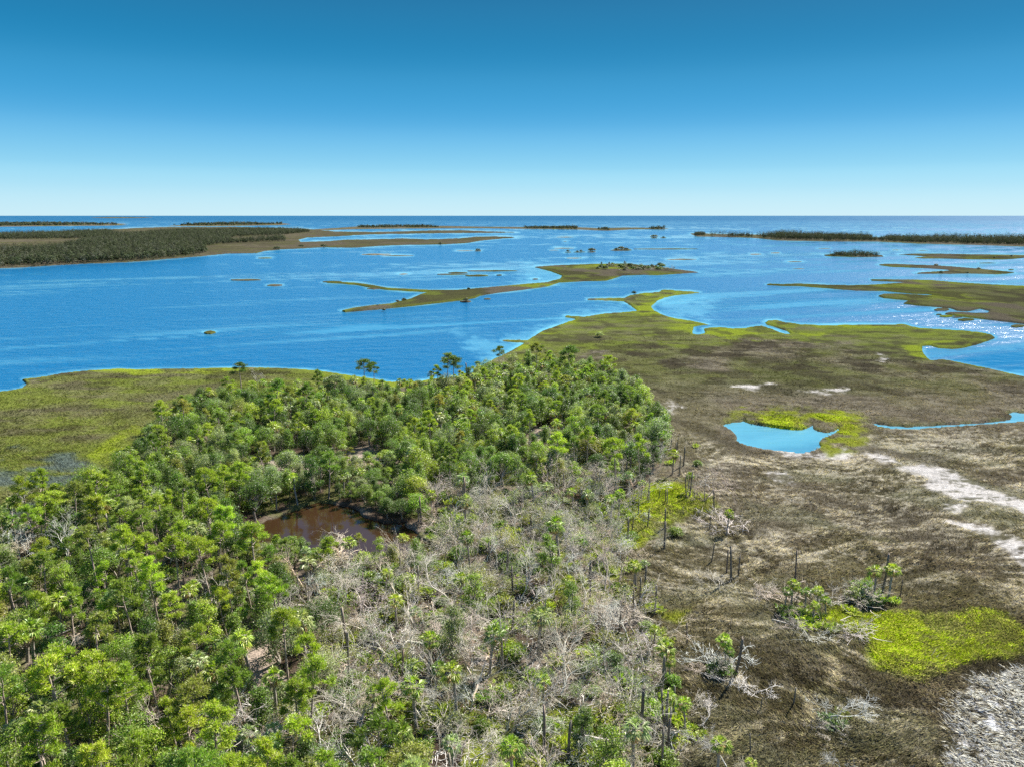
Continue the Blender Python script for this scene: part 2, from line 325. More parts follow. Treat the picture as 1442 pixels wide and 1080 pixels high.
def land_color(px, py):
    x, y = ground(px, py, .5)
    big = fbm(x / 38, y / 38, 4, 1); mid = fbm(x / 9, y / 9, 4, 2); cb = combed(x, y)
    c = np.empty(px.shape + (3,)); c[:] = C_BROWN
    c = mixc(c, .75 * sstep(.5, .68, big * .5 + mid * .5), C_DARK)
    c = mixc(c, .4 * sstep(.45, .62, fbm(x / 22, y / 22, 4, 31)), np.array((.095, .092, .034)))
    c = mixc(c, .75 * sstep(.54, .66, fbm(x / 6, y / 4, 4, 33)) * sstep(640, 540, py), C_DARK)
    straw = blob(px, py, STRAW, 16)
    fine = fbm(x / .7, y / .35, 2, 35)
    c = mixc(c, np.clip(.72 * sstep(.45, .61, cb * .60 + mid * .20 + fine * .20) * (.20 + .85 * straw), 0, 1), C_STRAW)
    c = mixc(c, .6 * straw * sstep(.58, .42, cb) * .5, C_DARK)
    q1 = fbm(x / 26 + .35 * mid, y / 19 + .35 * mid, 4, 37); q2 = fbm(x / 15 + .3 * cb, y / 12 + .3 * cb, 4, 38)
    near = sstep(560, 680, py)
    c = mixc(c, near * .75 * sstep(.013, .003, np.abs(q1 - .5)) * sstep(.35, .55, fine * .5 + mid * .5), C_STRAW)
    c = mixc(c, near * .7 * sstep(.010, .002, np.abs(q1 - .47)), C_DARK)
    c = mixc(c, near * .55 * sstep(.010, .002, np.abs(q2 - .45)) * sstep(.45, .55, big), C_STRAW * .9)
    c = mixc(c, .40 * sstep(.52, .66, fbm(x / 12, y / 9, 4, 39)) * near, np.array((.17, .172, .112)))
    c = mixc(c, .5 * sstep(.50, .60, fbm(x / 3.0, y / 1.6, 3, 40)), c * .55)
    far_ = sstep(575, 520, py)
    c = mixc(c, far_ * .55 * sstep(.40, .60, fbm(x / 30, y / 30, 4, 54)), C_OLIVE * .7)
    c = mixc(c, far_ * .8 * sstep(.53, .64, fbm(x / 11, y / 9, 4, 55)), C_DARK)
    ol = blob(px, py, OLIVE, 12, 2.5)
    c = mixc(c, ol * (.6 + .35 * sstep(.38, .58, mid)), C_OLIVE)
    c = mixc(c, ol * .55 * sstep(.56, .68, fbm(x / 14, y / 5, 4, 44)), C_DARK)
    c = mixc(c, ol * .4 * sstep(.54, .64, fbm(x / 20 + mid, y / 8, 4, 53)), C_BROWN * .8)
    yg = blob(px, py, YGREEN, 5, 2.5)
    c = mixc(c, yg * (.1 + .85 * sstep(.42, .58, fbm(x / 12, y / 12, 4, 45))), C_YG)
    c = mixc(c, far_ * .6 * sstep(.55, .65, fbm(x / 9, y / 7, 4, 56)), C_DARK)
    c = mixc(c, .8 * blob(px, py, [[(-60, 650), (60, 630), (150, 655), (120, 690), (60, 720), (-60, 760)]], 10, 2) * sstep(.42, .6, fbm(x / 10, y / 6, 4, 46)), C_WET)
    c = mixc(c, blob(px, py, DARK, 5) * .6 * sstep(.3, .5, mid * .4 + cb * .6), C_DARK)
    c = mixc(c, blob(px, py, PALE, 6, 2) * sstep(.39, .53, .3 * mid + .5 * cb + .2 * fine), C_WHITE * (.55 + .6 * cb[..., None]))
    wet = blob(px, py, WETWHITE, 9)
    sw = fbm(x / 1.3 + 2 * mid, y / 1.3 + 2 * cb, 4, 47)
    c = mixc(c, wet * sstep(.36, .46, sw), np.array((.30, .28, .24)))
    c = mixc(c, wet * sstep(.48, .56, sw), np.array((.52, .52, .53)))
    c = mixc(c, wet * .9 * sstep(.50, .60, fbm(x / .9 , y / .9, 3, 48)), C_DARK)
    c = mixc(c, blob(px, py, MOSS, 10) * sstep(.36, .56, fbm(x / 3, y / 3, 4, 49)), C_YG * np.array((1.0, .9, 1.2)))
    c = mixc(c, blob(px, py, GREEN, 10) * (.3 + .7 * sstep(.38, .54, .6 * mid + .4 * fine)), C_BRIGHT * (.55 + .8 * fbm(x / 1.6, y / 1.0, 3, 52))[..., None])
    wd = sstep(-10, 10, poly_sd(px, py, WOOD, 1.5) + 14 * (mid - .5))
    fl = mixc(mixc(np.zeros(px.shape + (3,)) + C_LITTER, sstep(.42, .62, mid), C_MUD * 1.3), .7 * sstep(.5, .65, fbm(x / 4, y / 4, 4, 50)), np.array((.09, .10, .03)))
    mossy = blob(px, py, MOSS, 10) * sstep(.30, .5, fbm(x / 3, y / 3, 4, 49))
    fl = mixc(fl, mossy * .85, C_YG); fl = mixc(fl, blob(px, py, GREEN, 4), C_BRIGHT)
    c = c * (1 - wd[..., None]) + fl * wd[..., None]
    c = mixc(c, blob(px, py, SANDY, 5) * sstep(.3, .5, mid), np.array((.34, .27, .22)))
    c = mixc(c, blob(px, py, MUD, 4), C_MUD)
    return c

def relief(px, py):
    """Height of the marsh over its own level: tussocks and swales."""
    x, y = ground(px, py, .5)
    return .50 * (fbm(x / 6, y / 4, 3, 12) - .5) + .25 * (combed(x, y) - .5)
# ------------------------------------------------------------------ materials of land and water
def land_mat():
    g = NT("marsh_cover")
    a = g.n('ShaderNodeAttribute', attribute_name='Col')
    geo = g.n('ShaderNodeNewGeometry')
    n1 = g.n('ShaderNodeTexNoise', i_Scale=2.3, i_Detail=7.0, i_Roughness=.72); g.l(geo.outputs['Position'], n1.inputs['Vector'])
    mp = g.n('ShaderNodeMapping'); mp.inputs['Scale'].default_value = (.35, 1.1, 1); mp.inputs['Rotation'].default_value = (0, 0, .35)
    g.l(geo.outputs['Position'], mp.inputs[0])
    n2 = g.n('ShaderNodeTexNoise', i_Scale=3.2, i_Detail=5.0, i_Roughness=.65, i_Distortion=1.2); g.l(mp.outputs[0], n2.inputs['Vector'])
    v = g.math('MULTIPLY', g.maprange(n1.outputs[0], .3, .7, .62, 1.38), g.maprange(n2.outputs[0], .3, .7, .68, 1.32))
    sc = g.n('ShaderNodeVectorMath', operation='SCALE'); g.l(a.outputs['Color'], sc.inputs[0]); g.l(v, sc.inputs['Scale'])
    b = g.n('ShaderNodeBsdfDiffuse', i_Roughness=.6)
    g.l(sc.outputs[0], b.inputs['Color'])
    bp = g.n('ShaderNodeBump', i_Strength=.9, i_Distance=.3); g.l(g.math('ADD', n1.outputs[0], n2.outputs[0]), bp.inputs['Height'])
    g.l(bp.outputs[0], b.inputs['Normal']); g.l(b.outputs[0], g.out.inputs[0])
    return g.m
M_LAND = land_mat()

def water_mat(name, deep, shallow, calm_only=False):
    g = NT(name)
    geo = g.n('ShaderNodeNewGeometry')
    at = g.n('ShaderNodeAttribute', attribute_name='calm')
    at2 = g.n('ShaderNodeAttribute', attribute_name='shal')
    at3 = g.n('ShaderNodeAttribute', attribute_name='open')
    mp = g.n('ShaderNodeMapping'); mp.inputs['Rotation'].default_value = (0, 0, math.radians(-24)); mp.inputs['Scale'].default_value = (.5, 1, 1)
    g.l(geo.outputs['Position'], mp.inputs[0])
    w1 = g.n('ShaderNodeTexNoise', i_Scale=.75, i_Detail=3.0, i_Roughness=.55); g.l(mp.outputs[0], w1.inputs['Vector'])
    w2 = g.n('ShaderNodeTexNoise', i_Scale=.16, i_Detail=2.0, i_Roughness=.5); g.l(mp.outputs[0], w2.inputs['Vector'])
    h = g.math('ADD', w1.outputs[0], g.math('MULTIPLY', w2.outputs[0], 2.4))
    b = g.n('ShaderNodeBsdfPrincipled', i_IOR=1.333)
    calm = at.outputs['Fac']
    g.l(g.mix(g.n('ShaderNodeAttribute', attribute_name='inner').outputs['Fac'], g.mix(g.math('MULTIPLY', at3.outputs['Fac'], .75), g.mix(at2.outputs['Fac'], deep, shallow), (.004, .040, .100)), (.0, .028, .05)), b.inputs['Base Color'])
    if not calm_only: g.l(g.maprange(at3.outputs['Fac'], 0, 1, .5, .07), b.inputs['Specular IOR Level'])
    bp = g.n('ShaderNodeBump', i_Distance=1.0)
    if calm_only:
        b.inputs['IOR'].default_value = 1.45
        bp.inputs['Strength'].default_value = .02; b.inputs['Roughness'].default_value = .06
    else:
        g.l(g.maprange(calm, 0, 1, .42, .05), bp.inputs['Strength']); g.l(g.math('MAXIMUM', g.maprange(calm, 0, 1, .22, .10), g.math('MULTIPLY', at3.outputs['Fac'],   .26)), b.inputs['Roughness'])
    g.l(h, bp.inputs['Height']); g.l(bp.outputs[0], b.inputs['Normal']); g.l(b.outputs[0], g.out.inputs[0])
    return g.m
M_WATER = water_mat("estuary_water", (.0, .070, .168), (.10, .31, .40))
M_BROWN = water_mat("tannin_water", (.019, .0095, .0045), (.028, .015, .007), True)

# ------------------------------------------------------------------ water
ALL_LAND = [MAIN, ISLE_A, R_BIG, R_MID, R_FAR, R_BUSH, BARRIER, LEFT] + [bar_poly((c[0], c[1], c[2] * .8, c[3] * .35), k) for k in 'gos' for c in BARS[k]]
def grid_faces(nr, nc, keep=None):
    i = np.arange(nr * nc).reshape(nr, nc)
    f = np.stack([i[:-1, :-1], i[1:, :-1], i[1:, 1:], i[:-1, 1:]], -1)
    return f.reshape(-1, 4) if keep is None else f[keep]
def spaced(lo, a, b, hi, fine, coarse):
    l = np.arange(a, lo, -coarse)[1:][::-1]; r = np.arange(b, hi, coarse)[1:]
    return np.concatenate([l, np.arange(a, b, fine), [b], r])
wx_ = spaced(-1400, -30, 1472, 2900, 4.0, 40.0)
wy_ = np.concatenate([[304.35, 304.8, 305.4], np.arange(306, 345, .9), np.arange(345, 470, 1.3), np.arange(470, 560, 2.5), np.arange(560, 720, 6)])
WPX, WPY = np.meshgrid(wx_, wy_)
X, Y = ground(WPX, WPY)
dist = np.full(WPX.shape, 1e9)
for p in ALL_LAND:
    P = np.asarray(p); lo = P.min(0); hi = P.max(0)
    s = (WPX > lo[0] - 40) & (WPX < hi[0] + 40) & (WPY > lo[1] - 14) & (WPY < hi[1] + 14)
    if s.any(): dist[s] = np.minimum(dist[s], np.abs(np.minimum(poly_sd(WPX[s], WPY[s], p, 2.4), 0)))
ca, sa = math.cos(math.radians(24)), math.sin(math.radians(24))
U, W = X * ca + Y * sa, -X * sa + Y * ca
st = fbm(U / 240, W / 42, 4, 21); st2 = fbm(U / 700, W / 150, 3, 22); st3 = fbm(U / 90, W / 9, 3, 24)
calm = sstep(.52, .66, .42 * st + .28 * st2 + .3 * st3 + .10 * sstep(-150, 450, X) - .02) * .9
edge = sstep(7.0, .5, dist + 10 * (fbm(U / 90, W / 16, 3, 23) - .38))
pond = np.maximum(sstep(-3, 1, poly_sd(WPX, WPY, POND, 1)), sstep(-3, 1, poly_sd(WPX, WPY, CREEK, 1)))
calm = np.clip(np.maximum(np.maximum(calm, edge * .95) * (1 - pond), pond * .6), 0, 1)
lagoon = blob(WPX, WPY, [[(640, 470), (700, 480), (740, 470), (820, 440), (880, 428), (870, 445), (790, 462), (740, 500), (690, 510)], [(740, 372), (800, 385), (790, 398), (730, 404)], [(930, 420), (1000, 425), (1000, 455), (930, 440)]], 12, 1.5)
shal = np.clip(edge * .6 + .10 * pond + .35 * lagoon + .3 * calm * sstep(.5, .6, st3), 0, 1)
shal *= sstep(312, 335, WPY) * .8 + .2
me = mesh_np("water", np.stack([X, Y, np.zeros_like(X)], -1).reshape(-1, 3), grid_faces(*X.shape), M_WATER, {'calm': calm.ravel(), 'shal': shal.ravel(), 'open': (sstep(1900, 3600, Y) * .6 + .4 * sstep(2500, 9000, Y)).ravel(), 'inner': pond.ravel() * .35}, smooth=True)
link("water", me, kind="structure", label="blue tidal water of the bay reaching the horizon")

# ------------------------------------------------------------------ land
def land(name, poly, xs, ys, top, shore, holes=(), colour=None, label=None, bumps=None):
    PX, PY = np.meshgrid(xs, ys)
    sy = 2.0
    d = poly_sd(PX, PY, poly, sy)
    for h in holes: d = np.minimum(d, -poly_sd(PX, PY, h, sy))
    if len(holes) > 2: d = d + (fbm(PX / 9, PY / 5, 3, 63) - .5) * 12 * sstep(14, 2, np.abs(poly_sd(PX, PY, holes[2], sy)))
    d = d + (fbm(PX / 6.0, PY / 2.2, 4, 61, .65) - .5) * (2.6 if len(poly) > 60 else 1.2) * min(1, shore)
    z = -.7 + (.7 + top) * sstep(-shore * 1.2, shore, d)
    if bumps is not None: z = z + bumps(PX, PY) * sstep(0, 8, d)
    X, Y = ground(PX, PY, .3)
    c = colour(PX, PY, d)
    kq = d > -shore * 2.2
    keep = kq[:-1, :-1] | kq[1:, :-1] | kq[1:, 1:] | kq[:-1, 1:]
    F = grid_faces(*X.shape, keep)
    used = np.unique(F); remap = np.full(X.size, -1); remap[used] = np.arange(len(used))
    V = np.stack([X, Y, z], -1).reshape(-1, 3)[used]
    me = mesh_np(name, V, remap[F], M_LAND, {'Col': c.reshape(-1, 3)[used]}, smooth=True)
    return link(name, me, kind="structure", label=label)

def main_colour(PX, PY, d):
    c = land_color(PX, PY)
    rim = sstep(5, .5, np.abs(d - 2)) * sstep(640, 520, PY)
    return mixc(c, .55 * rim * sstep(.42, .58, fbm(PX / 20, PY / 9, 4, 62)), C_YG)
mx = spaced(-1500, -20, 1462, 2900, 2.0, 30.0)
my = np.concatenate([np.arange(404, 560, 1.0), np.arange(560, 1100, 1.8), np.arange(1100, 1900, 20.0)])
land("marsh_ground", MAIN, mx, my, .5, 1.6, (POND, CREEK, BROWN), main_colour, "brown and olive tidal marsh with straw streaks round the wood", relief)

def island_colour(green, olive, sandy=0.0, seed=0, dim=.62):
    def f(PX, PY, d):
        x, y = ground(PX, PY)
        n = fbm(x / 45, y / 60, 4, 81 + seed); m = fbm(x / 12, y / 20, 3, 82 + seed)
        c = np.empty(PX.shape + (3,)); c[:] = C_BROWN * dim
        c = mixc(c, sstep(.40, .56, n) * olive, C_OLIVE * dim * 1.15)
        c = mixc(c, sstep(.44, .62, .6 * fbm(x / 45, y / 45, 3, 83 + seed) + .4 * m) * green, C_YG * .8)
        c = mixc(c, .8 * sstep(.45, .58, .5 * m + .5 * n), C_DARK)
        c = mixc(c, .35 * sstep(3.5, 1, d) * sstep(.45, .6, n) * green, C_YG * .8)
        if sandy: c = mixc(c, sandy * sstep(.36, .5, m), np.array((.19, .165, .115)))
        return c
    return f
def island(name, poly, colour, label, top=.8, shore=.9, step=1.0, ystep=.5):
    P = np.asarray(poly); lo = P.min(0); hi = P.max(0)
    fine = max(step, (min(hi[0], 1500) - max(lo[0], -40)) / 900)
    xs = np.arange(lo[0] - 3, hi[0] + 3 + fine, fine); ys = np.arange(lo[1] - 2, hi[1] + 2 + ystep, ystep)
    return land(name, poly, xs, ys, top, shore, (), colour, label)
island("marsh_island", ISLE_A, island_colour(.9, .9), "long green marsh island with a grey wooded knoll in mid channel")
island("marsh_island", R_BIG, island_colour(.75, .6, 0, 3), "broad brown and yellow-green marsh island at the photo's right side")
island("marsh_island", R_MID, island_colour(.25, .9, 0, 5), "forked slender dark marsh island above the broad one")
island("marsh_island", R_FAR, island_colour(.4, .8, 0, 7), "low straight marsh island just before the wooded barrier island")
island("marsh_island", R_BUSH, island_colour(.1, .9, 0, 9), "small oval island covered in dark bushes")
island("barrier_island", BARRIER, island_colour(.05, .5, .35, 11), "long wooded barrier island on the right horizon", 1.5)
island("mainland_shore", LEFT, island_colour(.06, .5, .10, 13, .5), "wooded shore and brown salt flat across the channel", 1.0, .8, 1.2, .4)
island("far_island", FAR_LEFT, island_colour(.1, .6, .3, 15), "far wooded island behind the left wood", 1.5, .5, 1.5, .25)
island("far_island", FAR_MID, island_colour(.1, .6, .3, 17), "far low wooded island with a pale sandy point", 1.5, .5, 1.0, .25)
island("far_island", FAR_BAND, island_colour(.05, .6, .3, 19), "far string of low dark islands in the middle of the horizon", 1.2, .5, 1.2, .25)
island("far_island", FAR_EDGE, island_colour(.1, .6, 0, 21), "faint farthest island on the left horizon", 6, .25, 1.0, .15)
_names = {'g': ("bright green grass islet", 1.0, .3, 0), 'o': ("dark low marsh islet", .15, .9, 0), 's': ("pale sand bar awash", .05, .2, .9)}
for k in 'gos':
    for j, c in enumerate(BARS[k]):
        nm, gq, oq, sq = _names[k]
        island("marsh_islet" if k != 's' else "sand_bar", bar_poly(c, k), island_colour(gq, oq, sq, 30 + j), "%s in open water" % nm, .45 if k != 's' else .12, .5, .5, .2)
# brown pond inside the wood
P = np.asarray(BROWN); c0 = P.mean(0)
bx, by = np.meshgrid(np.linspace(P[:, 0].min() - 8, P[:, 0].max() + 8, 60), np.linspace(P[:, 1].min() - 6, P[:, 1].max() + 8, 40))
bX, bY = ground(bx, by, .12)
me = mesh_np("brown_pond", np.stack([bX, bY, np.full_like(bX, .12)], -1).reshape(-1, 3), grid_faces(*bX.shape), M_BROWN, {'calm': np.ones(bX.size), 'shal': fbm(bX / 6, bY / 6, 3, 3).ravel()}, smooth=True)
link("brown_pond", me, kind="structure", label="tea brown pond in the middle of the wood")
# ------------------------------------------------------------------ materials of plants
def leaf_mat(name, trans=.35, vary=.55, gloss=.35, attr=None, tcol=(1.2, 1.35, .55)):
    g = NT(name)
    geo = g.n('ShaderNodeNewGeometry')
    if attr:
        base = g.n('ShaderNodeAttribute', attribute_name=attr).outputs['Color']
    else:
        base = g.n('ShaderNodeObjectInfo').outputs['Color']
    r = geo.outputs['Random Per Island']
    hs = g.n('ShaderNodeHueSaturation', i_Fac=1.0); g.l(base, hs.inputs['Color'])
    g.l(g.maprange(r, 0, 1, 1 - vary, 1 + vary), hs.inputs['Value'])
    r2 = g.math('FRACT', g.math('MULTIPLY', r, 37.7))
    g.l(g.maprange(r2, 0, 1, .47, .53), hs.inputs['Hue']); g.l(g.maprange(r2, 0, 1, .8, 1.1), hs.inputs['Saturation'])
    c = hs.outputs[0]
    b = g.n('ShaderNodeBsdfPrincipled', i_Roughness=.45); b.inputs['Specular IOR Level'].default_value = gloss
    g.l(c, b.inputs['Base Color'])
    t = g.n('ShaderNodeBsdfTranslucent'); g.l(g.mix(1.0, c, tcol, 'MULTIPLY'), t.inputs['Color'])
    mx = g.n('ShaderNodeMixShader'); mx.inputs[0].default_value = trans
    g.l(b.outputs[0], mx.inputs[1]); g.l(t.outputs[0], mx.inputs[2]); g.l(mx.outputs[0], g.out.inputs[0])
    return g.m
def bark_mat(name, col, col2, scale=3.0, use_obj=False):
    g = NT(name)
    geo = g.n('ShaderNodeNewGeometry'); tc = g.n('ShaderNodeTexCoord')
    mp = g.n('ShaderNodeMapping'); mp.inputs['Scale'].default_value = (1, 1, .35); g.l(tc.outputs['Object'], mp.inputs[0])
    n = g.n('ShaderNodeTexNoise', i_Scale=scale, i_Detail=5.0, i_Roughness=.7); g.l(mp.outputs[0], n.inputs['Vector'])
    c = g.mix(g.maprange(n.outputs[0], .32, .68, 0, 1), col, col2)
    if use_obj: c = g.mix(1.0, c, g.n('ShaderNodeObjectInfo').outputs['Color'], 'MULTIPLY')
    b = g.n('ShaderNodeBsdfPrincipled', i_Roughness=.85); g.l(c, b.inputs['Base Color'])
    bp = g.n('ShaderNodeBump', i_Strength=.5, i_Distance=.04); g.l(n.outputs[0], bp.inputs['Height']); g.l(bp.outputs[0], b.inputs['Normal'])
    g.l(b.outputs[0], g.out.inputs[0])
    return g.m
M_LEAF = leaf_mat("broad_leaves", .46, .65)
M_FAR = leaf_mat("far_foliage", .2, .2, 0.0, 'Col', (1, 1, .8))
M_NEEDLE = leaf_mat("pine_needles", .40, .5)
M_FROND = leaf_mat("palm_fronds", .35, .4, .5)
M_THATCH = leaf_mat("dead_fronds", .3, .4, .2, None, (1.1, .95, .7))
M_GRASS = leaf_mat("grass_blades", .40, .28, .0, 'Col', (1.12, 1.07, .82))
M_BARK = bark_mat("grey_brown_bark", (.15, .125, .10), (.36, .32, .27))
M_PINEBARK = bark_mat("pine_bark", (.17, .125, .10), (.38, .31, .255))
M_PALMBARK = bark_mat("palm_trunk_bark", (.16, .14, .12), (.36, .32, .28), 5)
M_DEAD = bark_mat("bleached_wood", (.40, .37, .335), (.68, .65, .61), 4, True)
M_SNAG = bark_mat("weathered_snag_wood", (.08, .068, .06), (.26, .24, .21), 4, True)

# ------------------------------------------------------------------ plant shapes
def tubes(paths, sides=5):
    """paths: list of (points (n,3), radii (n)). Returns V, F of tapered open tubes with capped ends left pointed."""
    Vs, Fs, o = [], [], 0
    a = np.arange(sides) / sides * 2 * np.pi
    for P, R in paths:
        P = np.asarray(P, float); R = np.asarray(R, float); n = len(P)
        T = np.gradient(P, axis=0); T /= np.linalg.norm(T, axis=1, keepdims=True) + 1e-9
        ref = np.where(np.abs(T[:, 2:3]) > .9, np.array([[1., 0, 0]]), np.array([[0, 0, 1.]]))
        A = np.cross(T, ref); A /= np.linalg.norm(A, axis=1, keepdims=True) + 1e-9; B = np.cross(T, A)
        ring = P[:, None] + R[:, None, None] * (np.cos(a)[None, :, None] * A[:, None] + np.sin(a)[None, :, None] * B[:, None])
        Vs.append(ring.reshape(-1, 3))
        i = np.arange(n - 1)[:, None] * sides; j = np.arange(sides)[None, :]; k = (j + 1) % sides
        Fs.append(np.stack([i + j, i + k, i + sides + k, i + sides + j], -1).reshape(-1, 4) + o)
        o += n * sides
    return np.concatenate(Vs), np.concatenate(Fs)

def leaf_quads(C, N, size, r, aspect=.55, droop=0.0):
    """Diamond leaves at centres C with normals about N."""
    n = len(C)
    N = N / (np.linalg.norm(N, axis=1, keepdims=True) + 1e-9)
    t = r.normal(size=(n, 3)); t -= N * (t * N).sum(1, keepdims=True); t /= np.linalg.norm(t, axis=1, keepdims=True) + 1e-9
    b = np.cross(N, t)
    s = np.asarray(size).reshape(-1, 1) * np.ones((n, 1))
    V = np.stack([C - t * s * .5, C + b * s * aspect * .5, C + t * s * .5 - N * s * droop, C - b * s * aspect * .5], 1)
    return V.reshape(-1, 3), np.arange(n * 4).reshape(-1, 4)

def wobble_path(p0, p1, n, amp, r):
    t = np.linspace(0, 1, n)[:, None]
    P = p0 + (np.asarray(p1) - p0) * t
    w = r.normal(size=(n, 3)) * amp; w[0] = 0; w = np.cumsum(w, 0) * .6
    return P + w * np.sin(t * np.pi * .5)

class Part:
    def __init__(self, name, me, label=None): self.name, self.me, self.label = name, me, label

def oak(seed, H=6.5, R=3.0, nl=12, leaves=380, leafsize=.23, sparse=False, flat=.55):
    r = np.random.default_rng(seed)
    base = np.zeros(3); fork = np.array([r.normal() * .25, r.normal() * .25, H * (.26 + .1 * r.random())])
    paths = [(wobble_path(base - [0, 0, .6], fork, 5, .06, r), np.linspace(.20, .15, 5) * H / 6.5)]
    if r.random() < .5:
        fork2 = fork + [r.normal() * .6, r.normal() * .6, .4]; paths.append((wobble_path(base + [.2, .1, -.5], fork2, 5, .08, r), np.linspace(.15, .10, 5)))
    LV, LF, off = [], [], 0
    CC, NN, SS = [], [], []
    for k in range(nl):
        az = (k * 2.4 + r.normal() * .4); q = math.sqrt((k + .5) / nl)
        rad = R * q * (.62 + .3 * r.random())
        zc = H * (.97 - flat * .75 * q ** 2 - .12 * r.random())
        c = np.array([rad * math.cos(az), rad * math.sin(az), zc])
        br = R * (.30 + .16 * r.random())
        paths.append((wobble_path(fork, c + [0, 0, -br * .3], 5, .12, r), np.linspace(.085, .025, 5) * H / 6.5))
        for s_ in range(2): 
            e = c + r.normal(size=3) * br * .6; paths.append((wobble_path(fork + (c - fork) * .6, e, 4, .08, r), np.linspace(.04, .012, 4)))
        n = int(leaves * (.7 + .6 * r.random()))
        # sprays inside the lobe: leaves gather into small tufts so the crown has gaps
        nt = max(6, n // 11)
        d = r.normal(size=(nt, 3)); d[:, 2] = d[:, 2] * .75 + .25; d /= np.linalg.norm(d, axis=1, keepdims=True)
        tuft = c + d * br * (.45 + .6 * r.random((nt, 1)) ** .6) * np.array([1.05, 1.05, .72])
        ti = r.integers(0, nt, n)
        C = tuft[ti] + r.normal(size=(n, 3)) * .23 * (R / 3) ** .5
        CC.append(C); NN.append(d[ti] * .5 + [0, 0, .55] + r.normal(size=(n, 3)) * .55); SS.append(leafsize * (.6 + .8 * r.random(n)))
    C, N, S = np.concatenate(CC), np.concatenate(NN), np.concatenate(SS)
    V, F = leaf_quads(C, N, S, r)
    tv, tf = tubes(paths, 5)
    return [Part("trunk", mesh_np("oak_trunk", tv, tf, M_BARK, smooth=True)), Part("crown", mesh_np("oak_crown", V, F, M_LEAF))]

def cedar(seed, H=6.5, R=1.7, leaves=4200):
    r = np.random.default_rng(seed)
    lean = r.normal(size=2) * .25
    paths = [(wobble_path(np.array([0, 0, -.5]), np.array([lean[0], lean[1], H * .93]), 7, .05, r), np.linspace(.15, .02, 7))]
    nb = 46; CC, NN, SS = [], [], []
    for k in range(nb):
        t = (k + r.random()) / nb; z = H * (.16 + .82 * t)
        rr = R * ((1 - t) ** .75 * 1.0 + .10) * (.65 + .6 * r.random())
        az = r.random() * 6.283; e = np.array([lean[0] * t + rr * math.cos(az), lean[1] * t + rr * math.sin(az), z + .35 * rr])
        p0 = np.array([lean[0] * t, lean[1] * t, z - .2]); paths.append((np.stack([p0, (p0 + e) / 2 + [0, 0, -.05], e]), np.array([.03, .02, .008])))
        n = leaves // nb
        s = r.random(n) ** .6
        C = p0 + (e - p0) * s[:, None] + r.normal(size=(n, 3)) * (.12 + .26 * R / 1.7 * (1 - .3 * s[:, None]))
        CC.append(C); out = (e - p0); NN.append(np.array([0, 0, .6]) + out * .5 + r.normal(size=(n, 3)) * .6); SS.append(.22 * (.6 + .8 * r.random(n)))
    V, F = leaf_quads(np.concatenate(CC), np.concatenate(NN), np.concatenate(SS), r, .42)
    tv, tf = tubes(paths, 5)
    return [Part("trunk", mesh_np("cedar_trunk", tv, tf, M_BARK, smooth=True)), Part("crown", mesh_np("cedar_crown", V, F, M_LEAF))]

def pine(seed, H=11.0, R=2.3, pads=15, start=.5, lean=.5, tufts=52, per=11):
    r = np.random.default_rng(seed)
    top = np.array([r.normal() * lean, r.normal() * lean, H * .95])
    tr = wobble_path(np.array([0, 0, -.6]), top, 9, .10, r)
    paths = [(tr, np.linspace(.17, .045, 9) * H / 11)]
    CC, TT, SS = [], [], []
    for k in range(pads):
        t = start + (1 - start) * ((k + .6 * r.random()) / pads) ** .8
        p0 = tr[0] + (top - tr[0]) * t
        q = (t - start) / (1 - start)
        rr = R * (1.05 - .75 * q ** 2) * (.5 + .55 * r.random()) if k < pads - 2 else .25 * R * r.random()
        az = k * 2.4 + r.normal() * .5
        e = p0 + np.array([rr * math.cos(az), rr * math.sin(az), .28 * rr + .25])
        bp = wobble_path(p0, e, 5, .10, r)
        paths.append((bp, np.linspace(.055, .018, 5)))
        pr = R * (.26 + .16 * r.random())
        for s_ in range(3):
            e2 = e + np.append(r.normal(size=2) * pr * .8, .2); paths.append((np.stack([bp[3], (bp[3] + e2) / 2, e2]), np.array([.02, .015, .008])))
        d = r.normal(size=(tufts, 3)); d /= np.linalg.norm(d, axis=1, keepdims=True)
        tc = e + d * pr * (.3 + .8 * r.random((tufts, 1))) * np.array([1.15, 1.15, .6])
        n = tufts * per; ti = np.repeat(np.arange(tufts), per)
        dr = r.normal(size=(n, 3)) + [0, 0, .9]; dr /= np.linalg.norm(dr, axis=1, keepdims=True)
        CC.append(tc[ti]); TT.append(dr); SS.append(.40 * (.7 + .6 * r.random(n)))
    C, T, S = np.concatenate(CC), np.concatenate(TT), np.concatenate(SS)[:, None]
    n = len(C); side = np.cross(T, r.normal(size=(n, 3))); side /= np.linalg.norm(side, axis=1, keepdims=True) + 1e-9
    V = np.stack([C - side * .015, C + T * S * .6 - side * .03, C + T * S, C + T * S * .6 + side * .03], 1).reshape(-1, 3)
    F = np.arange(n * 4).reshape(-1, 4)
    tv, tf = tubes(paths, 6)
    return [Part("trunk", mesh_np("pine_trunk", tv, tf, M_PINEBARK, smooth=True)), Part("crown", mesh_np("pine_crown", V, F, M_NEEDLE))]

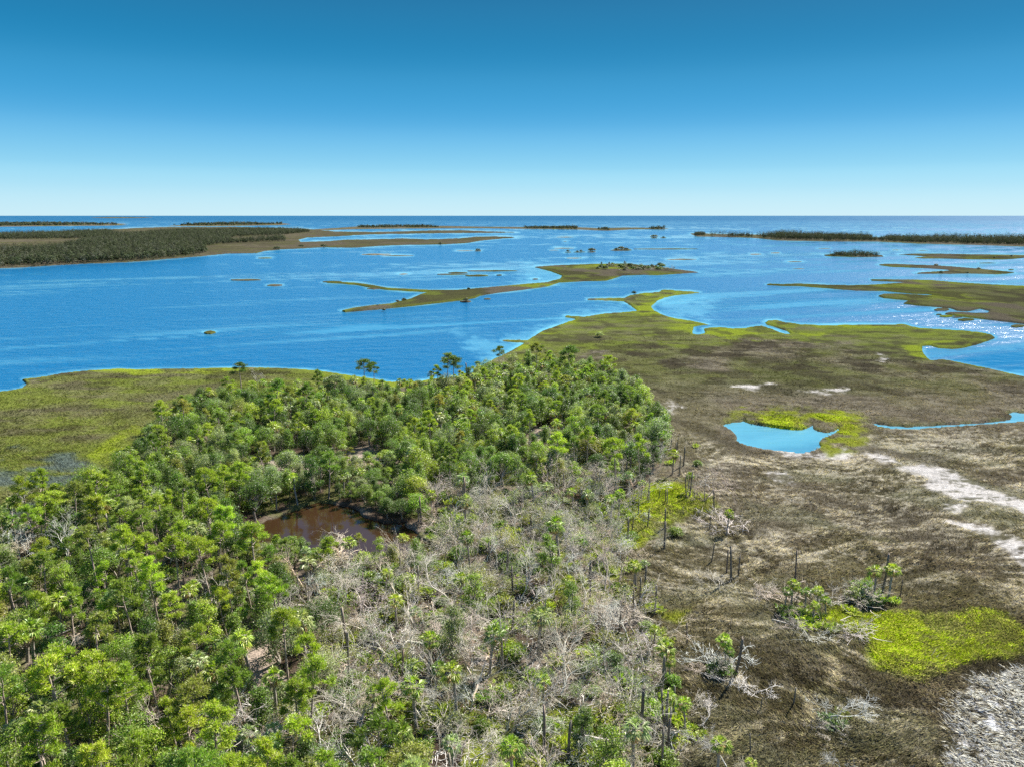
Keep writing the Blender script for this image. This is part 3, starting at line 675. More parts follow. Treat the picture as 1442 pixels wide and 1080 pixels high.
def fan(C, D, L, r, seg=12, spread=2.0, droop=.35, stalk=.5):
    """One fan frond: stalk plus a folded fan of pointed leaflets."""
    D = D / np.linalg.norm(D); up = np.array([0, 0, 1.0]); S = np.cross(D, up)
    if np.linalg.norm(S) < .1: S = np.array([1., 0, 0])
    S /= np.linalg.norm(S); Nn = np.cross(S, D)
    hub = C + D * L * stalk - np.array([0, 0, droop * L * .12])
    V = [C - S * .02, C + S * .02, hub + S * .015, hub - S * .015]; F4 = [[0, 1, 2, 3]]
    for k in range(seg):
        a = (k / (seg - 1) - .5) * spread * 1.15
        d = D * math.cos(a) + S * math.sin(a); l = L * (.62 - .12 * abs(a)) * (.9 + .2 * r.random())
        w = np.cross(Nn, d) * .034 * L + Nn * (.03 * L if k % 2 else -.03 * L)
        i = len(V)
        mid = hub + d * l * .55 + Nn * .03 * L
        tip = hub + d * l - up * droop * l * (.6 + .4 * r.random())
        V += [hub, mid - w, tip, mid + w]; F4.append([i, i + 1, i + 2, i + 3])
    return V, F4
def fans(specs, r, **kw):
    V, F = [], []
    for C, D, L, dr in specs:
        v, f = fan(np.asarray(C, float), np.asarray(D, float), L, r, droop=dr, **kw); o = len(V); V += v; F += [[i + o for i in q] for q in f]
    return np.array(V), np.array(F)
def palm(seed, H=6.0, nf=30, L=1.35, lean=.3):
    r = np.random.default_rng(seed)
    top = np.array([r.normal() * lean, r.normal() * lean, H - .9])
    tr = wobble_path(np.array([0, 0, -.5]), top, 8, .05, r)
    tv, tf = tubes([(tr, np.array([.21, .17, .155, .15, .15, .155, .17, .12]))], 8)
    sp = []
    for k in range(nf):
        el = math.radians(75 - 105 * ((k + .5) / nf) + r.normal() * 7); az = k * 2.4 + r.normal() * .2
        sp.append((top, (math.cos(el) * math.cos(az), math.cos(el) * math.sin(az), math.sin(el)), L * (.85 + .3 * r.random()), .25 + .35 * (k / nf)))
    cv, cf = fans(sp, r)
    sd = []
    for k in range(9):
        az = r.random() * 6.283; el = math.radians(-35 - 40 * r.random())
        sd.append((top - [0, 0, .15], (math.cos(el) * math.cos(az), math.cos(el) * math.sin(az), math.sin(el)), L * .8, .3))
    dv, df = fans(sd, r)
    return [Part("trunk", mesh_np("palm_trunk", tv, tf, M_PALMBARK, smooth=True)), Part("crown", mesh_np("palm_crown", cv, cf, M_FROND)),
            Part("dead_fronds", mesh_np("palm_skirt", dv, df, M_THATCH), "drooping straw coloured dead fronds")]
def palmetto(seed, n=34, R=1.1, L=1.1):
    r = np.random.default_rng(seed); sp = []
    for k in range(n):
        az = r.random() * 6.283; el = math.radians(25 + 60 * r.random()); c = np.array([r.normal() * R * .45, r.normal() * R * .45, 0.0])
        sp.append((c, (math.cos(el) * math.cos(az), math.cos(el) * math.sin(az), math.sin(el)), L * (.8 + .5 * r.random()), .3))
    cv, cf = fans(sp, r, seg=9)
    return [Part("fronds", mesh_np("palmetto_fronds", cv, cf, M_FROND))]
def shrub(seed, H=1.6, R=1.5, n=2000, leafsize=.20):
    r = np.random.default_rng(seed); CC, NN = [], []
    k = 9; paths = []
    for i in range(k):
        az = i * 2.4; q = math.sqrt((i + .3) / k); c = np.array([R * .75 * q * math.cos(az), R * .75 * q * math.sin(az), H * (.8 - .4 * q * q) * (.8 + .3 * r.random())])
        paths.append((wobble_path(np.array([0, 0, -.3]), c, 4, .06, r), np.linspace(.04, .01, 4)))
        m = n // k; d = r.normal(size=(m, 3)); d /= np.linalg.norm(d, axis=1, keepdims=True); d[:, 2] = np.abs(d[:, 2]) * .8 - .15
        nt = 14; ti = r.integers(0, nt, m); tt = d[:nt][ti % len(d[:nt])]
        CC.append(c + tt * R * .38 * (.5 + .6 * r.random((m, 1))) + r.normal(size=(m, 3)) * .14); NN.append(tt * .5 + [0, 0, .6] + r.normal(size=(m, 3)) * .5)
    C = np.concatenate(CC); V, F = leaf_quads(C, np.concatenate(NN), leafsize * (.6 + .8 * r.random(len(C))), r)
    tv, tf = tubes(paths, 4)
    return [Part("stems", mesh_np("shrub_stems", tv, tf, M_BARK)), Part("foliage", mesh_np("shrub_foliage", V, F, M_LEAF))]
def bare_paths(r, H, R, depth=4, trunks=1, spread=.8, thick=.13):
    paths, tips = [], []
    def grow(p, d, L, rad, lev):
        n = 4; P = [p]
        for i in range(n):
            d = d + r.normal(size=3) * .20 + np.array([0, 0, .05 if lev < 2 else .0]); d /= np.linalg.norm(d); P.append(P[-1] + d * L / n)
        P = np.array(P); paths.append((P, np.linspace(rad, rad * .55, n + 1)))
        if lev >= depth: return
        kids = 3 if lev == 0 else int(r.integers(3, 6)) if depth < 5 else int(r.integers(2, 5))
        for k in range(kids):
            i = n if k == 0 else int(r.integers(1, n + 1))
            a = r.normal(size=3); a -= d * (a @ d); a /= np.linalg.norm(a) + 1e-9
            s = spread * (.5 + .8 * r.random())
            nd = d * math.cos(s) + a * math.sin(s); nd[2] = nd[2] * .8 + .1
            grow(P[i], nd / np.linalg.norm(nd), L * (.58 + .22 * r.random()), max(rad * .5, .010), lev + 1)
    for k in range(trunks):
        d = np.array([r.normal() * .22 * trunks, r.normal() * .22 * trunks, 1.0]); grow(np.array([0, 0, -.3]), d / np.linalg.norm(d), H * .42, thick, 0)
    return paths
def bare(seed, H=5.5, depth=4, trunks=1, thick=.13, mat=None, spread=.8):
    r = np.random.default_rng(seed)
    paths = bare_paths(r, H, 2, depth, trunks, spread, thick)
    tv, tf = tubes([p for p in paths if p[1][0] > .05], 6); sv, sf = tubes([p for p in paths if p[1][0] <= .05], 3)
    return [Part("branches", mesh_np("bare_branches", np.concatenate([tv, sv]), [tf, sf + len(tv)], mat or M_DEAD))]
def hazed(seed, H=4.5):
    """A half-dead oak: bare grey branching with thin grey-green leaf sprays."""
    r = np.random.default_rng(seed)
    paths = bare_paths(r, H, 2, 4, 2, .75, .12)
    tv, tf = tubes([p for p in paths if p[1][0] > .04], 5); sv, sf = tubes([p for p in paths if p[1][0] <= .04], 3)
    tips = np.array([p[0][-1] for p in paths if p[1][0] < .03]); 
    tips = tips[r.permutation(len(tips))[:len(tips) * 2 // 3]]
    ti = np.repeat(np.arange(len(tips)), 6); C = tips[ti] + r.normal(size=(len(ti), 3)) * .16
    V, F = leaf_quads(C, np.array([0, 0, .7]) + r.normal(size=(len(C), 3)) * .6, .17 * (.6 + .8 * r.random(len(C))), r)
    me = mesh_np("half_dead_limbs", np.concatenate([tv, sv]), [tf, sf + len(tv)], M_DEAD)
    return [Part("limbs", me), Part("crown", mesh_np("half_dead_crown", V, F, M_LEAF))]
def snag(seed, H=4.5, rad=.135, broken=True):
    r = np.random.default_rng(seed)
    tr = wobble_path(np.array([0, 0, -.5]), np.array([r.normal() * .15, r.normal() * .15, H]), 7, .035, r)
    sides = 9; tv, tf = tubes([(tr, rad * np.array([1.25, 1.05, 1, .95, .92, .9, .82]))], sides)
    top = np.arange(len(tv) - sides, len(tv)); tv[top, 2] += r.random(sides) * .35        # splintered rim
    cap = len(tv); tv = np.concatenate([tv, [tr[-1] - [0, 0, .12]]])
    f3 = np.array([[top[i], top[(i + 1) % sides], cap] for i in range(sides)])
    me = mesh_np("snag", tv, [tf, f3], M_SNAG, smooth=False)
    return [Part("trunk", me)]
def log_shape(seed, L=4.0, rad=.13):
    r = np.random.default_rng(seed)
    tr = wobble_path(np.array([-L / 2, 0, rad]), np.array([L / 2, r.normal() * .2, rad + .15]), 7, .04, r)
    ps = [(tr, np.linspace(rad, rad * .55, 7))]
    for k in range(6):
        i = int(r.integers(3, 7)); d = np.array([.6, r.normal(), .4 + .5 * r.random()]); e = tr[i] + d * (.5 + .6 * r.random())
        ps.append((wobble_path(tr[i], e, 7, .04, r), np.linspace(.035, .01, 7)))
    tv, tf = tubes(ps, 8)
    n = 8; caps = [[*range(0, n)][::-1], [*range(6 * n, 7 * n)]]
    return [Part("bole", mesh_np("log_bole", tv, [tf, np.array(caps)], M_DEAD, smooth=True))]
def brush(seed, R=1.6):
    """A low tangle of fallen and standing grey twigs, still one plant."""
    r = np.random.default_rng(seed); ps = []
    for k in range(6):
        off = np.array([r.normal() * R * .38, r.normal() * R * .38, 0.0]) if k else np.zeros(3)
        q = bare_paths(r, 1.5 + 1.6 * r.random(), 1, 3, 1, 1.0, .035)
        lean = r.normal(size=2) * .7
        for P, W in q:
            P = P.copy(); P[:, :2] += lean * P[:, 2:3]; P[:, 2] *= .62; ps.append((P + off, W))
    for k in range(14):
        a = r.random() * 6.283; p0 = np.array([r.normal() * R * .4, r.normal() * R * .4, .08 + .25 * r.random()]); L = R * (.4 + .7 * r.random())
        ps.append((wobble_path(p0, p0 + np.array([math.cos(a), math.sin(a), .15 * r.normal()]) * L, 5, .08, r), np.linspace(.03, .01, 5)))
    v, f = tubes(ps, 3)
    return [Part("twigs", mesh_np("brush_twigs", v, f, M_DEAD))]
# ------------------------------------------------------------------ stuff: grass, undergrowth, fallen twigs, far woods
def sample_px(n, poly, r, world=False, zmax=None):
    P = np.asarray(poly, float); lo, hi = P.min(0), P.max(0); out = []
    while sum(len(o) for o in out) < n:
        if world:
            gx, gy = ground(P[:, 0], P[:, 1]); m = 4 * n
            X = r.uniform(gx.min(), gx.max(), m); Y = r.uniform(gy.min(), gy.max(), m); px, py = pixel(X, Y)
        else:
            px = r.uniform(lo[0], hi[0], 3 * n); py = r.uniform(lo[1], hi[1], 3 * n)
        s = poly_sd(px, py, P) > 0
        out.append(np.stack([px[s], py[s]], 1))
    return np.concatenate(out)[:n]

def blades(px, py, col, height, width, per, r, lean=.6, splay=.16, wild=.7):
    """Grass tufts: per blades each, bent over by the local combing direction."""
    x, y = ground(px, py, .4); z = .5 + relief(px, py)
    n = len(x); k = np.repeat(np.arange(n), per); m = len(k)
    ppm = px_per_m(y)[k]
    h = height[k] * (.6 + .8 * r.random(m)); w = np.maximum(width, .55 / ppm * 1.0) * (.7 + .6 * r.random(m))
    ang = (fbm(x / 14, y / 14, 3, 91) * 9.0)[k] + r.normal(size=m) * wild
    ln = lean * h * (.5 + r.random(m))
    B = np.stack([x[k] + r.normal(size=m) * splay, y[k] + r.normal(size=m) * splay, z[k] - .08], 1)
    D = np.stack([np.cos(ang) * ln, np.sin(ang) * ln, h], 1)
    sa_ = r.random(m) * 6.283; S = np.stack([np.cos(sa_), np.sin(sa_), np.zeros(m)], 1) * w[:, None] * .5
    V = np.stack([B - S, B + S, B + D * .62 + S * .8 + [0, 0, .02], B + D * [1.12, 1.12, .86]], 1).reshape(-1, 3)
    return V, np.arange(m * 4).reshape(-1, 4), np.repeat(np.repeat(col, per, 0), 4, 0)

def not_in(px, py, polys, margin=0.0):
    ok = np.ones(len(px), bool)
    for p in polys: ok &= poly_sd(px, py, p, 1.0) < -margin
    return ok
r_ = np.random.default_rng(5)
MARSH_R = [(880, 470), (1000, 470), (1100, 474), (1300, 510), (1442, 533), (1700, 585), (1750, 1110), (915, 1110), (930, 980), (905, 880), (870, 800), (900, 700), (950, 640), (930, 570), (800, 520), (740, 505)]
MARSH_L = [(-60, 552), (40, 540), (90, 528), (200, 522), (400, 522), (520, 536), (420, 556), (280, 575), (225, 602), (195, 640), (150, 690), (60, 725), (-60, 765)]
def grass(name, label, poly, n, h, w, per, seed, bright=1.0, lean=.75, jitter=.35):
    r = np.random.default_rng(seed)
    q = sample_px(n, poly, r); px, py = q[:, 0], q[:, 1]
    ok = not_in(px, py, [POND, CREEK, BROWN], 1.5) & (poly_sd(px, py, MAIN, 2.0) > 2)
    x_, y_ = ground(px, py, .5)
    if name == 'bright_grass': ok &= blob(px, py, GREEN, 10) * (.3 + .7 * sstep(.38, .53, fbm(x_ / 9, y_ / 9, 4, 2))) > r.random(len(px)) * .9
    px, py = px[ok], py[ok]
    c = land_color(px, py) * bright * (1 + jitter * r.normal(size=(len(px), 1))).clip(.4, 1.9)
    x, y = ground(px, py); hh = h * (.55 + .9 * fbm(x / 5, y / 5, 3, 15))
    hh = hh * (1 - .93 * np.maximum(blob(px, py, PALE, 5, 2), .7 * blob(px, py, WETWHITE, 9)))
    V, F, C = blades(px, py, c, hh, w, per, r, lean)
    link(name, mesh_np(name, V, F, M_GRASS, {'Col': C}), kind="stuff", label=label)
grass("marsh_grass", "brown and straw marsh grass combed by wind on the open marsh", MARSH_R, 118000, .42, .05, 3, 51, 1.05, .75, .18)
grass("marsh_grass", "olive marsh grass on the flat beside the wood", MARSH_L, 26000, .45, .06, 3, 52, 1.1, .75, .12)
for j, p in enumerate(GREEN):
    grass("bright_grass", ("bright yellow-green grass of the clearing among bleached snags", "bright yellow-green grass patch in the brown marsh", "bright green grass fringe behind the small blue pond", "bright green grass beside the small blue pond's inlet")[j], p, (9000, 26000, 2500, 2500)[j], .5, .05, 4, 60 + j, 1.15, .5, .3)
q = sample_px(3600, [(1338, 985), (1375, 955), (1442, 940), (1500, 935), (1500, 1110), (1338, 1110)], np.random.default_rng(66)); px, py = q[:, 0], q[:, 1]
rb = np.random.default_rng(67); cc = np.array([(.56, .58, .64), (.52, .53, .57), (.30, .28, .25), (.05, .045, .035)])[rb.integers(0, 4, len(px))]
x_, y_ = ground(px, py); ok = fbm(x_ / 1.4, y_ / 1.4, 3, 68) > .42
V, F, C = blades(px[ok], py[ok], cc[ok], np.full(ok.sum(), .42), .045, 6, rb, 1.6, .3, 2.6)
link("flattened_reeds", mesh_np("flattened_reeds", V, F, M_GRASS, {'Col': C}), kind="stuff", label="pale flattened dead reeds over the whitish wet patch")
WOODV = [(-40, 770), (60, 727), (150, 692), (195, 642), (225, 604), (340, 566), (480, 558), (625, 557), (700, 532), (850, 534), (935, 600), (943, 640), (903, 690), (878, 740), (880, 830), (905, 880), (928, 950), (933, 1010), (920, 1110), (-40, 1110)]
r = np.random.default_rng(71)
q = sample_px(52000, WOODV, r); px, py = q[:, 0], q[:, 1]
x, y = ground(px, py); ok = not_in(px, py, [BROWN], 2) & (fbm(x / 3.5, y / 3.5, 3, 72) > .47) & (blob(px, py, SANDY + MUD, 4) < .3)
px, py, x, y = px[ok], py[ok], x[ok], y[ok]
pal = np.array([(.05, .075, .02), (.085, .12, .025), (.13, .16, .03), (.15, .12, .07), (.24, .20, .14), (.035, .05, .018)])
cc = pal[r.integers(0, 6, len(px))] * (.7 + .6 * r.random((len(px), 1)))
C0 = np.stack([x, y, .5 + relief(px, py) + r.random(len(px)) ** 2 * .55], 1)
V, F = leaf_quads(C0, np.array([0, 0, .6]) + r.normal(size=C0.shape) * .6, .30 * (.6 + .9 * r.random(len(px))), r, .5)
link("undergrowth", mesh_np("undergrowth", V, F, M_GRASS, {'Col': np.repeat(cc, 4, 0)}), kind="stuff", label="low leafy undergrowth on the floor of the wood")
rw = np.random.default_rng(95); nc = 9500
q = sample_px(nc, WOODV, rw, True); px, py = q[:, 0], q[:, 1]; x, y = ground(px, py)
dead = poly_sd(px, py, [(600, 722), (660, 700), (850, 668), (945, 645), (880, 740), (905, 880), (930, 1110), (440, 1110), (450, 960), (440, 850), (560, 790)])
ok = not_in(px, py, [BROWN], 4) & (fbm(x / 6, y / 6, 3, 96) > .44 + .07 * (dead > 0)) & (blob(px, py, SANDY + MUD + GREEN, 5) < .3); px, py, x, y = px[ok], py[ok], x[ok], y[ok]; nc = len(x)
pal = np.array([(.075, .115, .02), (.11, .165, .024), (.16, .21, .03), (.20, .25, .035), (.15, .18, .075), (.06, .085, .02)])
tone = pal[rw.integers(0, 6, nc)] * (.8 + .4 * rw.random((nc, 1))); hh = .5 + 2.3 * rw.random(nc) ** 1.6; hh *= np.where(py < 700, 1.7, .85)
k = np.repeat(np.arange(nc), 34); m = len(k)
C0 = np.stack([x, y, .45 + hh * .6], 1)[k] + rw.normal(size=(m, 3)) * np.stack([.28 + .16 * hh, .28 + .16 * hh, .24 * hh], 1)[k]
C0[:, 2] = np.maximum(C0[:, 2], .5)
V, F = leaf_quads(C0, np.array([0, 0, .7]) + rw.normal(size=C0.shape) * .55, .20 * (.6 + .8 * rw.random(m)), rw, .45)
link("understory", mesh_np("understory", V, F, M_GRASS, {'Col': np.repeat(tone[k], 4, 0)}), kind="stuff", label="tangled green understory filling the gaps between the trees")
DEADZONE = [(600, 722), (660, 700), (760, 694), (850, 668), (945, 645), (905, 690), (880, 740), (878, 800), (905, 880), (930, 960), (930, 1110), (440, 1110), (450, 960), (440, 850), (460, 800), (560, 790), (615, 770)]
q = sample_px(3400, DEADZONE, r); x, y = ground(q[:, 0], q[:, 1]); zz = .5 + relief(q[:, 0], q[:, 1])
ps = []
for i in range(len(x)):
    a = r.random() * 6.283; L = .5 + 1.9 * r.random() ** 2; d = np.array([math.cos(a), math.sin(a), .02 + .35 * r.random() ** 2]) * L
    p0 = np.array([x[i], y[i], zz[i] + .03]); ps.append((wobble_path(p0, p0 + d, 4, .05 * L, r), np.linspace(.03 + .02 * r.random(), .008, 4)))
v, f = tubes(ps, 3)
link("fallen_twigs", mesh_np("fallen_twigs", v, f, M_DEAD), kind="stuff", label="grey fallen twigs littering the floor under the bare trees")

rt = np.random.default_rng(88); q = sample_px(140, DEADZONE, rt, True); x, y = ground(q[:, 0], q[:, 1]); bank = [tubes(bare_paths(np.random.default_rng(500 + i), 8.2 + .9 * (i % 3), 2, 3, 1, .5, .075), 4) for i in range(8)]
TV, TF, to = [], [], 0
for i in range(len(x)):
    bv, bf = bank[i % 8]; a = rt.random() * 6.283; s = .6 + .5 * rt.random(); R2 = np.array([[math.cos(a), -math.sin(a), 0], [math.sin(a), math.cos(a), 0], [0, 0, 1.0]])
    TV.append(bv @ R2.T * s + [x[i], y[i], .45]); TF.append(bf + to); to += len(bv)
link("leafless_thicket", mesh_np("leafless_thicket", np.concatenate(TV), np.concatenate(TF), M_DEAD), kind="stuff", label="grey haze of slim leafless saplings filling the bare wood").color = (.80, .765, .67, 1)

def far_wood(name, label, polys, spacing, H, R, quads, seed, qs, pal, zbase=.8):
    r = np.random.default_rng(seed); C, N, S, K = [], [], [], []
    for p in polys:
        P = np.asarray(p, float); gx, gy = ground(P[:, 0], P[:, 1], zbase)
        n = int((gx.max() - gx.min()) * (gy.max() - gy.min()) / spacing ** 2)
        X = r.uniform(gx.min(), gx.max(), n); Y = r.uniform(gy.min(), gy.max(), n)
        G = np.stack([gx, gy], 1); s = poly_sd(X, Y, G) > 0; X, Y = X[s], Y[s]; s = fbm(X / 70, Y / 70, 3, seed + 1) + .25 * r.random(len(X)) > .42; X, Y = X[s], Y[s]; n = len(X)
        if not n: continue
        h = H * (.55 + .75 * r.random(n) ** 1.3) * (.45 + 1.1 * fbm(X / 80, Y / 80, 3, seed)); rr = R * (.7 + .6 * r.random(n))
        tone = np.asarray(pal)[r.integers(0, len(pal), n)] * (.75 + .5 * r.random((n, 1)))
        k = np.repeat(np.arange(n), quads); m = len(k)
        d = r.normal(size=(m, 3)); d /= np.linalg.norm(d, axis=1, keepdims=True)
        zc = h * .62; q = d * np.stack([rr, rr, h * .40], 1)[k] * (.55 + .5 * r.random((m, 1)))
        low = r.random(m) < .2
        q[low, :2] *= .5; cz = zc[k].copy(); cz[low] *= .45
        C.append(np.stack([X[k], Y[k], zbase + cz], 1) + q); N.append(d + [0, 0, .9] + r.normal(size=(m, 3)) * .25); S.append(qs * (.6 + .8 * r.random(m))); K.append(np.repeat(tone[k], 4, 0))
    V, F = leaf_quads(np.concatenate(C), np.concatenate(N), np.concatenate(S), r, .8)
    link(name, mesh_np(name, V, F, M_FAR, {'Col': np.concatenate(K)}), kind="stuff", label=label)
FP = [(.042, .054, .026), (.052, .064, .032), (.064, .072, .042), (.07, .074, .055), (.036, .046, .026)]
far_wood("distant_wood", "dark mixed wood lining the far channel shore", [[(-250, 388), (0, 377.2), (60, 374.3), (110, 371.4), (180, 368.8), (215, 366), (245, 363), (275, 360), (290, 356), (290, 352), (250, 349), (200, 350), (150, 352), (130, 346.5), (85, 350.5), (40, 352), (0, 354), (-250, 366)],
 [(90, 352), (95, 345), (130, 338), (170, 331), (240, 327), (330, 324), (425, 325), (437, 327), (400, 331), (330, 334), (312, 339), (330, 341), (400, 337), (402, 340.5), (360, 341.6), (310, 344), (290, 349), (250, 351), (150, 353)],
 [(-300, 341), (0, 338), (80, 337.4), (130, 335.4), (165, 330), (150, 326.5), (90, 329.5), (0, 332), (-300, 336)]], 6.0, 10, 3.8, 40, 81, 1.15, FP)
far_wood("distant_wood", "dark treeline along the barrier island", [[(1057, 334.4), (1094, 338), (1160, 339.4), (1228, 339.6), (1226, 336), (1180, 334.2), (1100, 332.8)], [(1242, 340.2), (1300, 342.4), (1370, 344.2), (1442, 346.2), (1800, 354.5), (1800, 346), (1442, 340), (1300, 337.2), (1246, 336.4)], [(978, 332.4), (992, 332.6), (992, 330.6), (980, 330.4)], [(1000, 333.6), (1057, 334.6), (1057, 333.6), (1000, 332.9)], [(1226, 339.2), (1243, 340), (1243, 338.6), (1226, 338)]], 6.0, 12, 4.2, 44, 82, 1.2, FP)
far_wood("distant_wood", "treeline of the far left island under the horizon", [[(-400, 321), (0, 319), (100, 318), (170, 317), (110, 315.4), (0, 315.4), (-400, 317)]], 22, 12, 8, 10, 83, 6, FP)
far_wood("distant_wood", "treeline of the low island beyond the left wood", [[(242, 318.2), (300, 318.2), (350, 317.4), (405, 316.2), (350, 315.4), (300, 316)]], 20, 12, 8, 10, 84, 6, FP)
far_wood("distant_wood", "treelines on the string of low islands at mid horizon", [[(500, 321.6), (560, 320.9), (618, 321), (610, 319.6), (560, 319.2), (508, 320)], [(736, 322.2), (775, 322.6), (812, 323.2), (812, 321.4), (775, 320.6), (738, 320.8)], [(843, 324.6), (857, 324.8), (857, 323.2), (843, 323)], [(915, 323), (936, 323.1), (936, 322.4), (915, 322)]], 14, 9, 6, 10, 85, 4, FP)
far_wood("bush_thicket", "dark bushes covering the small oval island", [[(1165, 360.6), (1200, 361.6), (1238, 361.4), (1236, 359.6), (1200, 358), (1176, 358.6)]], 4.5, 5.5, 3.0, 44, 86, .8, FP)

q = sample_px(9000, DEADZONE, np.random.default_rng(74)); px, py = q[:, 0], q[:, 1]; x, y = ground(px, py)
ok = (fbm(x / 4, y / 4, 3, 75) > .5) & (blob(px, py, SANDY + MUD, 4) < .3); px, py = px[ok], py[ok]
cc = np.array([(.13, .155, .024), (.19, .21, .03), (.20, .175, .085), (.10, .115, .04)])[np.random.default_rng(2).integers(0, 4, len(px))]
V, F, C = blades(px, py, cc, np.full(len(px), .5), .06, 6, np.random.default_rng(76), .5, .25)
link("tussock_grass", mesh_np("tussock_grass", V, F, M_GRASS, {'Col': C}), kind="stuff", label="yellow-green tussock grass between the bare trees")

# ------------------------------------------------------------------ individual trees and plants
LIB = {
 'oak': [oak(100 + i, 6.5, 2.1 + .22 * (i % 5), 11 + i % 4, 500, .17, flat=.5 + .12 * (i % 4)) for i in range(8)],
 'cedar': [cedar(120 + i) for i in range(5)],
 'pine': [pine(140 + i, 11, 1.65 + .2 * (i % 3), 8 + i, .66 - .06 * (i % 4), .6, 36, 11) for i in range(7)],
 'slim': [oak(400 + i, 6.8, 1.45 + .12 * (i % 3), 9 + i % 3, 420, .165, flat=.95) for i in range(6)],
 'toppine': [pine(160 + i, 11, 2.2, 8 + i, .66, .35, 50, 10) for i in range(3)],
 'palm': [palm(180 + i, 6.0, 20 + 2 * i, 1.25, .15 + .15 * i) for i in range(4)],
 'palmetto': [palmetto(200 + i) for i in range(3)],
 'shrub': [shrub(220 + i) for i in range(4)],
 'bare': [bare(240 + i, 5.5, 5, 1 + (i % 2), .095, None, .7 + .1 * (i % 3)) for i in range(9)],
 'tallbare': [bare(260 + i, 8.5, 4, 1, .13, None, .55) for i in range(6)],
 'halfdead': [hazed(280 + i) for i in range(4)],
 'snag': [snag(300 + i) for i in range(4)],
 'log': [log_shape(320 + i) for i in range(3)],
 'brush': [brush(340 + i, 1.2 + .25 * i) for i in range(5)],
}
NAT = {'oak': 6.5, 'slim': 6.8, 'cedar': 6.5, 'pine': 11.0, 'toppine': 11.0, 'palm': 6.0, 'palmetto': 1.4, 'shrub': 1.6, 'bare': 5.5, 'tallbare': 8.5, 'shore': 6.5, 'halfdead': 4.5, 'snag': 4.5, 'log': 1.0, 'brush': 1.2}
KIND = {  # object name, everyday category, wording
 'oak': ("oak_tree", "tree", "oak"), 'slim': ("slender_tree", "tree", "slender tree"), 'cedar': ("cedar_tree", "tree", "cedar"), 'pine': ("pine_tree", "tree", "pine"), 'toppine': ("pine_tree", "tree", "flat-topped pine"), 'palm': ("palm_tree", "palm tree", "palm"),
 'palmetto': ("palmetto_bush", "palmetto", "palmetto clump"), 'shrub': ("shrub", "shrub", "shrub"), 'bare': ("bare_tree", "dead tree", "leafless tree"), 'tallbare': ("bare_tree", "dead tree", "leafless sapling"),
 'shore': ("shore_tree", "tree", "shore tree"), 'halfdead': ("half_dead_tree", "tree", "thin-leaved tree"), 'snag': ("dead_trunk", "dead trunk", "dead trunk"), 'log': ("fallen_log", "log", "fallen trunk"), 'brush': ("brushwood_heap", "brushwood", "brushwood tangle")}
TINT = {'deep green': (.075, .125, .018), 'mid-green': (0.146, 0.213, 0.029), 'grey-green': (0.185, 0.224, 0.095), 'yellow-green': (.245, .312, .028), 'lime': (.295, .365, .03), 'olive': (0.213, 0.218, 0.045), 'pale green': (0.269, 0.319, 0.123), 'dark green': (.045, .062, .022), 'shade grey': (.085, .10, .062),
        'silver-grey': (.86, .82, .73), 'dark grey': (.68, .64, .58), 'buff-grey': (.84, .74, .58), 'bleached white': (1.04, 1.03, 1.01)}
LIB['shore'] = LIB['oak']
PLACED = []
def plant(kind, x, y, h, tint, rot=None, var=None, label=None, group=None, tilt=None, r=random.Random(3), extra=None, wide=1.0):
    parts = LIB[kind][r.randrange(len(LIB[kind])) if var is None else var % len(LIB[kind])]
    name, cat, word = KIND[kind]
    px, py = pixel(x, y, .5)
    z = .46 + float(relief(np.array([float(px)]), np.array([float(py)]))[0])
    e = bpy.data.objects.new(name, None); COL.objects.link(e)
    e.empty_display_size = .3
    s = h / NAT[kind]; w = s ** .75 * (.88 + .24 * r.random()) * wide
    e.location = (x, y, max(z, .25)); e.scale = (w, w, s)
    e.rotation_euler = (tilt[0] if tilt else r.gauss(0, .035), tilt[1] if tilt else r.gauss(0, .035), r.random() * 6.283 if rot is None else rot)
    c = Vector(TINT[tint]); j = 1 + r.gauss(0, .10); c = Vector((c[0] * j * (1 + r.gauss(0, .07)), c[1] * j, c[2] * j))
    for p in parts:
        o = bpy.data.objects.new(p.name, p.me); COL.objects.link(o); o.parent = e
        dead = p.name in ("branches", "trunk", "bole", "stems", "twigs", "limbs", "broken_branches")
        if p.name == "dead_fronds": o.color = (.42, .30, .13, 1)
        elif kind in ('bare', 'tallbare', 'snag', 'log', 'brush'): o.color = (*c, 1)
        elif dead: o.color = (1, 1, 1, 1)
        elif kind == 'halfdead': o.color = (c[0], c[1], c[2], 1)
        else: o.color = (*c, 1)
        if p.label: o["label"] = p.label
    e["category"] = cat
    if extra: extra(e)
    PLACED.append(dict(e=e, kind=kind, x=float(x), y=float(y), px=float(px), py=float(py), h=h, tint=tint, label=label, group=group))
    return e
def hpx(x, yb, yt):
    """Height of something standing at photo pixel (x, yb) that reaches up to yt."""
    gx, gy = ground(x, yb, .5); lo, hi = 0.0, 40.0
    for _ in range(40):
        m = (lo + hi) / 2
        if pixel(gx, gy, .5 + m)[1] > yt: lo = m
        else: hi = m
    return float(gx), float(gy), lo
def key(kind, x, yb, yt, tint, label, **kw):
    gx, gy, h = hpx(x, yb, yt); return plant(kind, gx, gy, h, tint, label=label, **kw)
